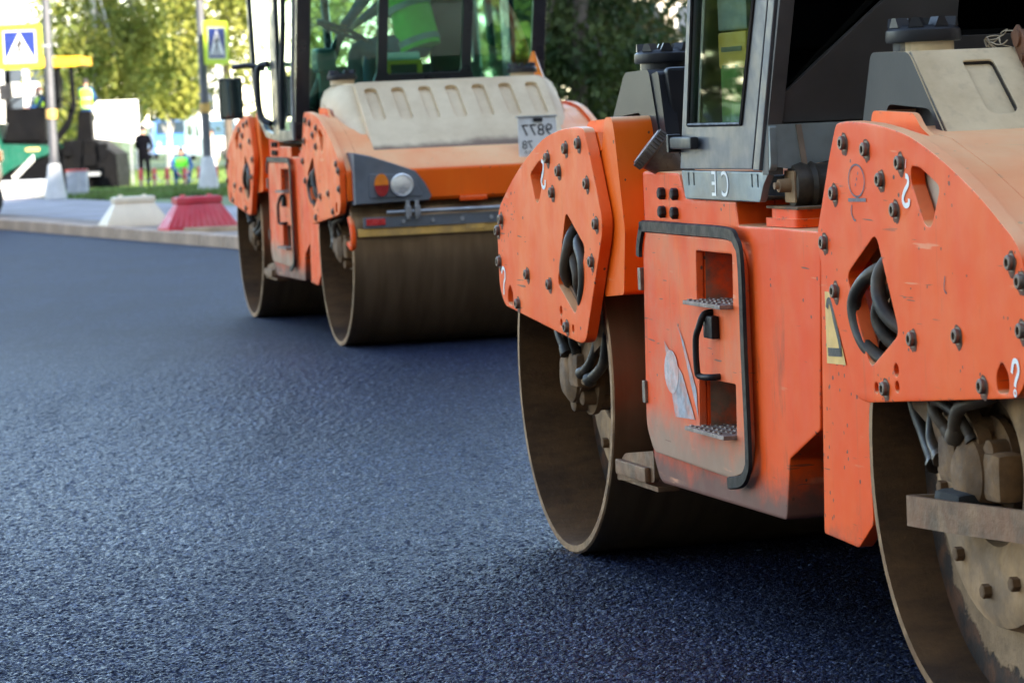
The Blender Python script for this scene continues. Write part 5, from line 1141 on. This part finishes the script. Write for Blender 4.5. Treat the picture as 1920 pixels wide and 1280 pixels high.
# ------------------------------------------------------------------ trees
def tree(name, label, base, h, cr_, cb, leafm, nleaf, ls, barkm='bark', seed=1, group=None, weep=0.0, nl=11, tr=.16, gap=.55, cat='tree'):
    g = np.random.default_rng(seed); rr = random.Random(seed)
    t = thing(name, label, cat, base, 0, group); m = MB()
    top = Vector((rr.uniform(-.3, .3), rr.uniform(-.3, .3), h*.93)); path = [Vector((0, 0, -.2)), Vector((rr.uniform(-.1, .1), 0, h*.3)), Vector((rr.uniform(-.25, .25), rr.uniform(-.2, .2), h*.62)), top]
    sp_ = spline(path, 4); m.ring(sp_, [tr*(1-.88*i/(len(sp_)-1)) for i in range(len(sp_))], 8)
    cl = []; zc = cb+(h-cb)/2; hz = (h-cb)/2
    for k in range(nl):
        f = .25+.7*k/nl; p0 = sp_[min(len(sp_)-1, int(f*(len(sp_)-1)))]; a = k*2.4+rr.uniform(-.4, .4)
        zt = cb+(h-cb)*rr.uniform(.15, .95); rad_ = cr_*math.sqrt(max(.08, 1-((zt-zc)/hz)**2))*rr.uniform(.6, .95)
        e = Vector((math.cos(a)*rad_, math.sin(a)*rad_, zt)); mid = (p0+e)/2+Vector((0, 0, .25))
        q = spline([p0, mid, e], 3); m.ring(q, [tr*.34*(1-.85*i/(len(q)-1)) for i in range(len(q))], 5)
        cl += [q[-1], q[len(q)//2+1], q[-2]]
    m.build('trunk', barkm, t, 60)
    n_extra = int(len(cl)*.9)
    for k in range(n_extra):
        while True:
            v = g.uniform(-1, 1, 3)
            if .25 < (v*v).sum() < 1: break
        cl.append(Vector((v[0]*cr_*.92, v[1]*cr_*.92, zc+v[2]*hz*.95)))
    ctr = np.array([tuple(c) for c in cl]); k = g.integers(0, len(cl), nleaf); spread = cr_*.22*g.uniform(.5, 1.25, len(cl))
    pos = ctr[k]+g.normal(0, 1, (nleaf, 3))*spread[k][:, None]*np.array([1, 1, .85])
    if weep: pos[:, 2] -= np.abs(g.normal(0, 1, nleaf))*weep
    pos[:, 2] = np.where(pos[:, 2] < cb*.9, cb*.9+g.random(nleaf)*.8, pos[:, 2])
    u = g.normal(0, 1, (nleaf, 3)); u /= np.linalg.norm(u, axis=1)[:, None]; w = np.cross(u, g.normal(0, 1, (nleaf, 3))); w /= np.linalg.norm(w, axis=1)[:, None]
    s = ls*g.uniform(.6, 1.4, nleaf)[:, None]
    V = np.stack([pos-u*s, pos+w*s*.55, pos+u*s, pos-w*s*.55], 1).reshape(-1, 3)
    me = bpy.data.meshes.new('crown'); me.vertices.add(4*nleaf); me.vertices.foreach_set('co', V.ravel()); me.loops.add(4*nleaf); me.loops.foreach_set('vertex_index', np.arange(4*nleaf, dtype=np.int32))
    me.polygons.add(nleaf); me.polygons.foreach_set('loop_start', np.arange(0, 4*nleaf, 4, dtype=np.int32)); me.update(); me.validate()
    link('crown', me, leafm, t, 0); return t
def vt(px, Y, dz=0.0): p = at(px, 300, Y); return Vector((p.x, Y, verge_z(Y)-.1+dz))
G1 = 'sunlit trees beyond the lawn'; G2 = 'dark trees to the right of the far roller'
tree('birch_tree', 'tall yellow green birch behind the paver canopy', vt(185, 118), 16, 2.7, 1.2, 'leaf_willow', 21000, .11, 'birch_bark', 11, G1, .5)
tree('birch_tree', 'broad golden birch left of the pale building', vt(262, 132), 15, 2.2, 2.1, 'leaf_birch', 17000, .115, 'birch_bark', 12, G1, .7)
tree('birch_tree', 'small golden birch in front of the pale building', vt(318, 140), 5.4, 1.4, 2.3, 'leaf_birch', 4500, .13, 'birch_bark', 13, G1, .4)
tree('birch_tree', 'slim birch left of the tall one, tops against the sky', vt(128, 150), 6.0, 1.2, .5, 'leaf_willow', 2600, .15, 'birch_bark', 14, G1, .4)
tree('willow_tree', 'green tree behind the right lamp post and mirror', vt(430, 110), 15, 1.9, 2.2, 'leaf_willow', 17000, .11, 'bark', 15, G1, .4)
tree('willow_tree', 'sunlit tree seen through the left panes of the far cab', vt(530, 125), 17, 3.2, .6, 'leaf_willow', 13000, .13, 'bark', 16, G1, .4)
tree('leafy_tree', 'green tree seen through the middle of the far cab', vt(680, 135), 17, 4.0, .6, 'leaf_autumn', 15000, .12, 'bark', 17, G2, .2)
tree('leafy_tree', 'green tree seen through the right pane of the far cab', vt(860, 110), 16, 3.2, .4, 'leaf_autumn', 15000, .10, 'bark', 18, G2, .2)
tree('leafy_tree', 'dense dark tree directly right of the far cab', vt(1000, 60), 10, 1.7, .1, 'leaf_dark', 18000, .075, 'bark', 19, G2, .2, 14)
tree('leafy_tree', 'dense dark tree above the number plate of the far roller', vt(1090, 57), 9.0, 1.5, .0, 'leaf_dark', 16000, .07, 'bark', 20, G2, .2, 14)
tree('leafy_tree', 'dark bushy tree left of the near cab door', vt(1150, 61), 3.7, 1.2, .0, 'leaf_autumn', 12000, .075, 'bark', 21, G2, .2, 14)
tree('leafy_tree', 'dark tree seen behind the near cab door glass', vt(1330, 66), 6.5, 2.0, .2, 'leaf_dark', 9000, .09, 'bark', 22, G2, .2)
for k, (x, y, h) in enumerate(((-22, 45, 10), (-29, 58, 12), (-26, 72, 10), (-36, 44, 12))):
    tree('reflection_tree', ['unseen tall tree added far left of the road for reflections', 'unseen tallest tree added on the left roadside for reflections', 'unseen tree added left of the paver for reflections', 'unseen wide tree added at the far left for reflections'][k], (x, y, 0), h, 3.4, .5, 'leaf_willow', 7000, .22, 'bark', 30+k, 'unseen trees added on the left roadside for reflections', .3)  # unseen trees, added for what the near cab glass reflects
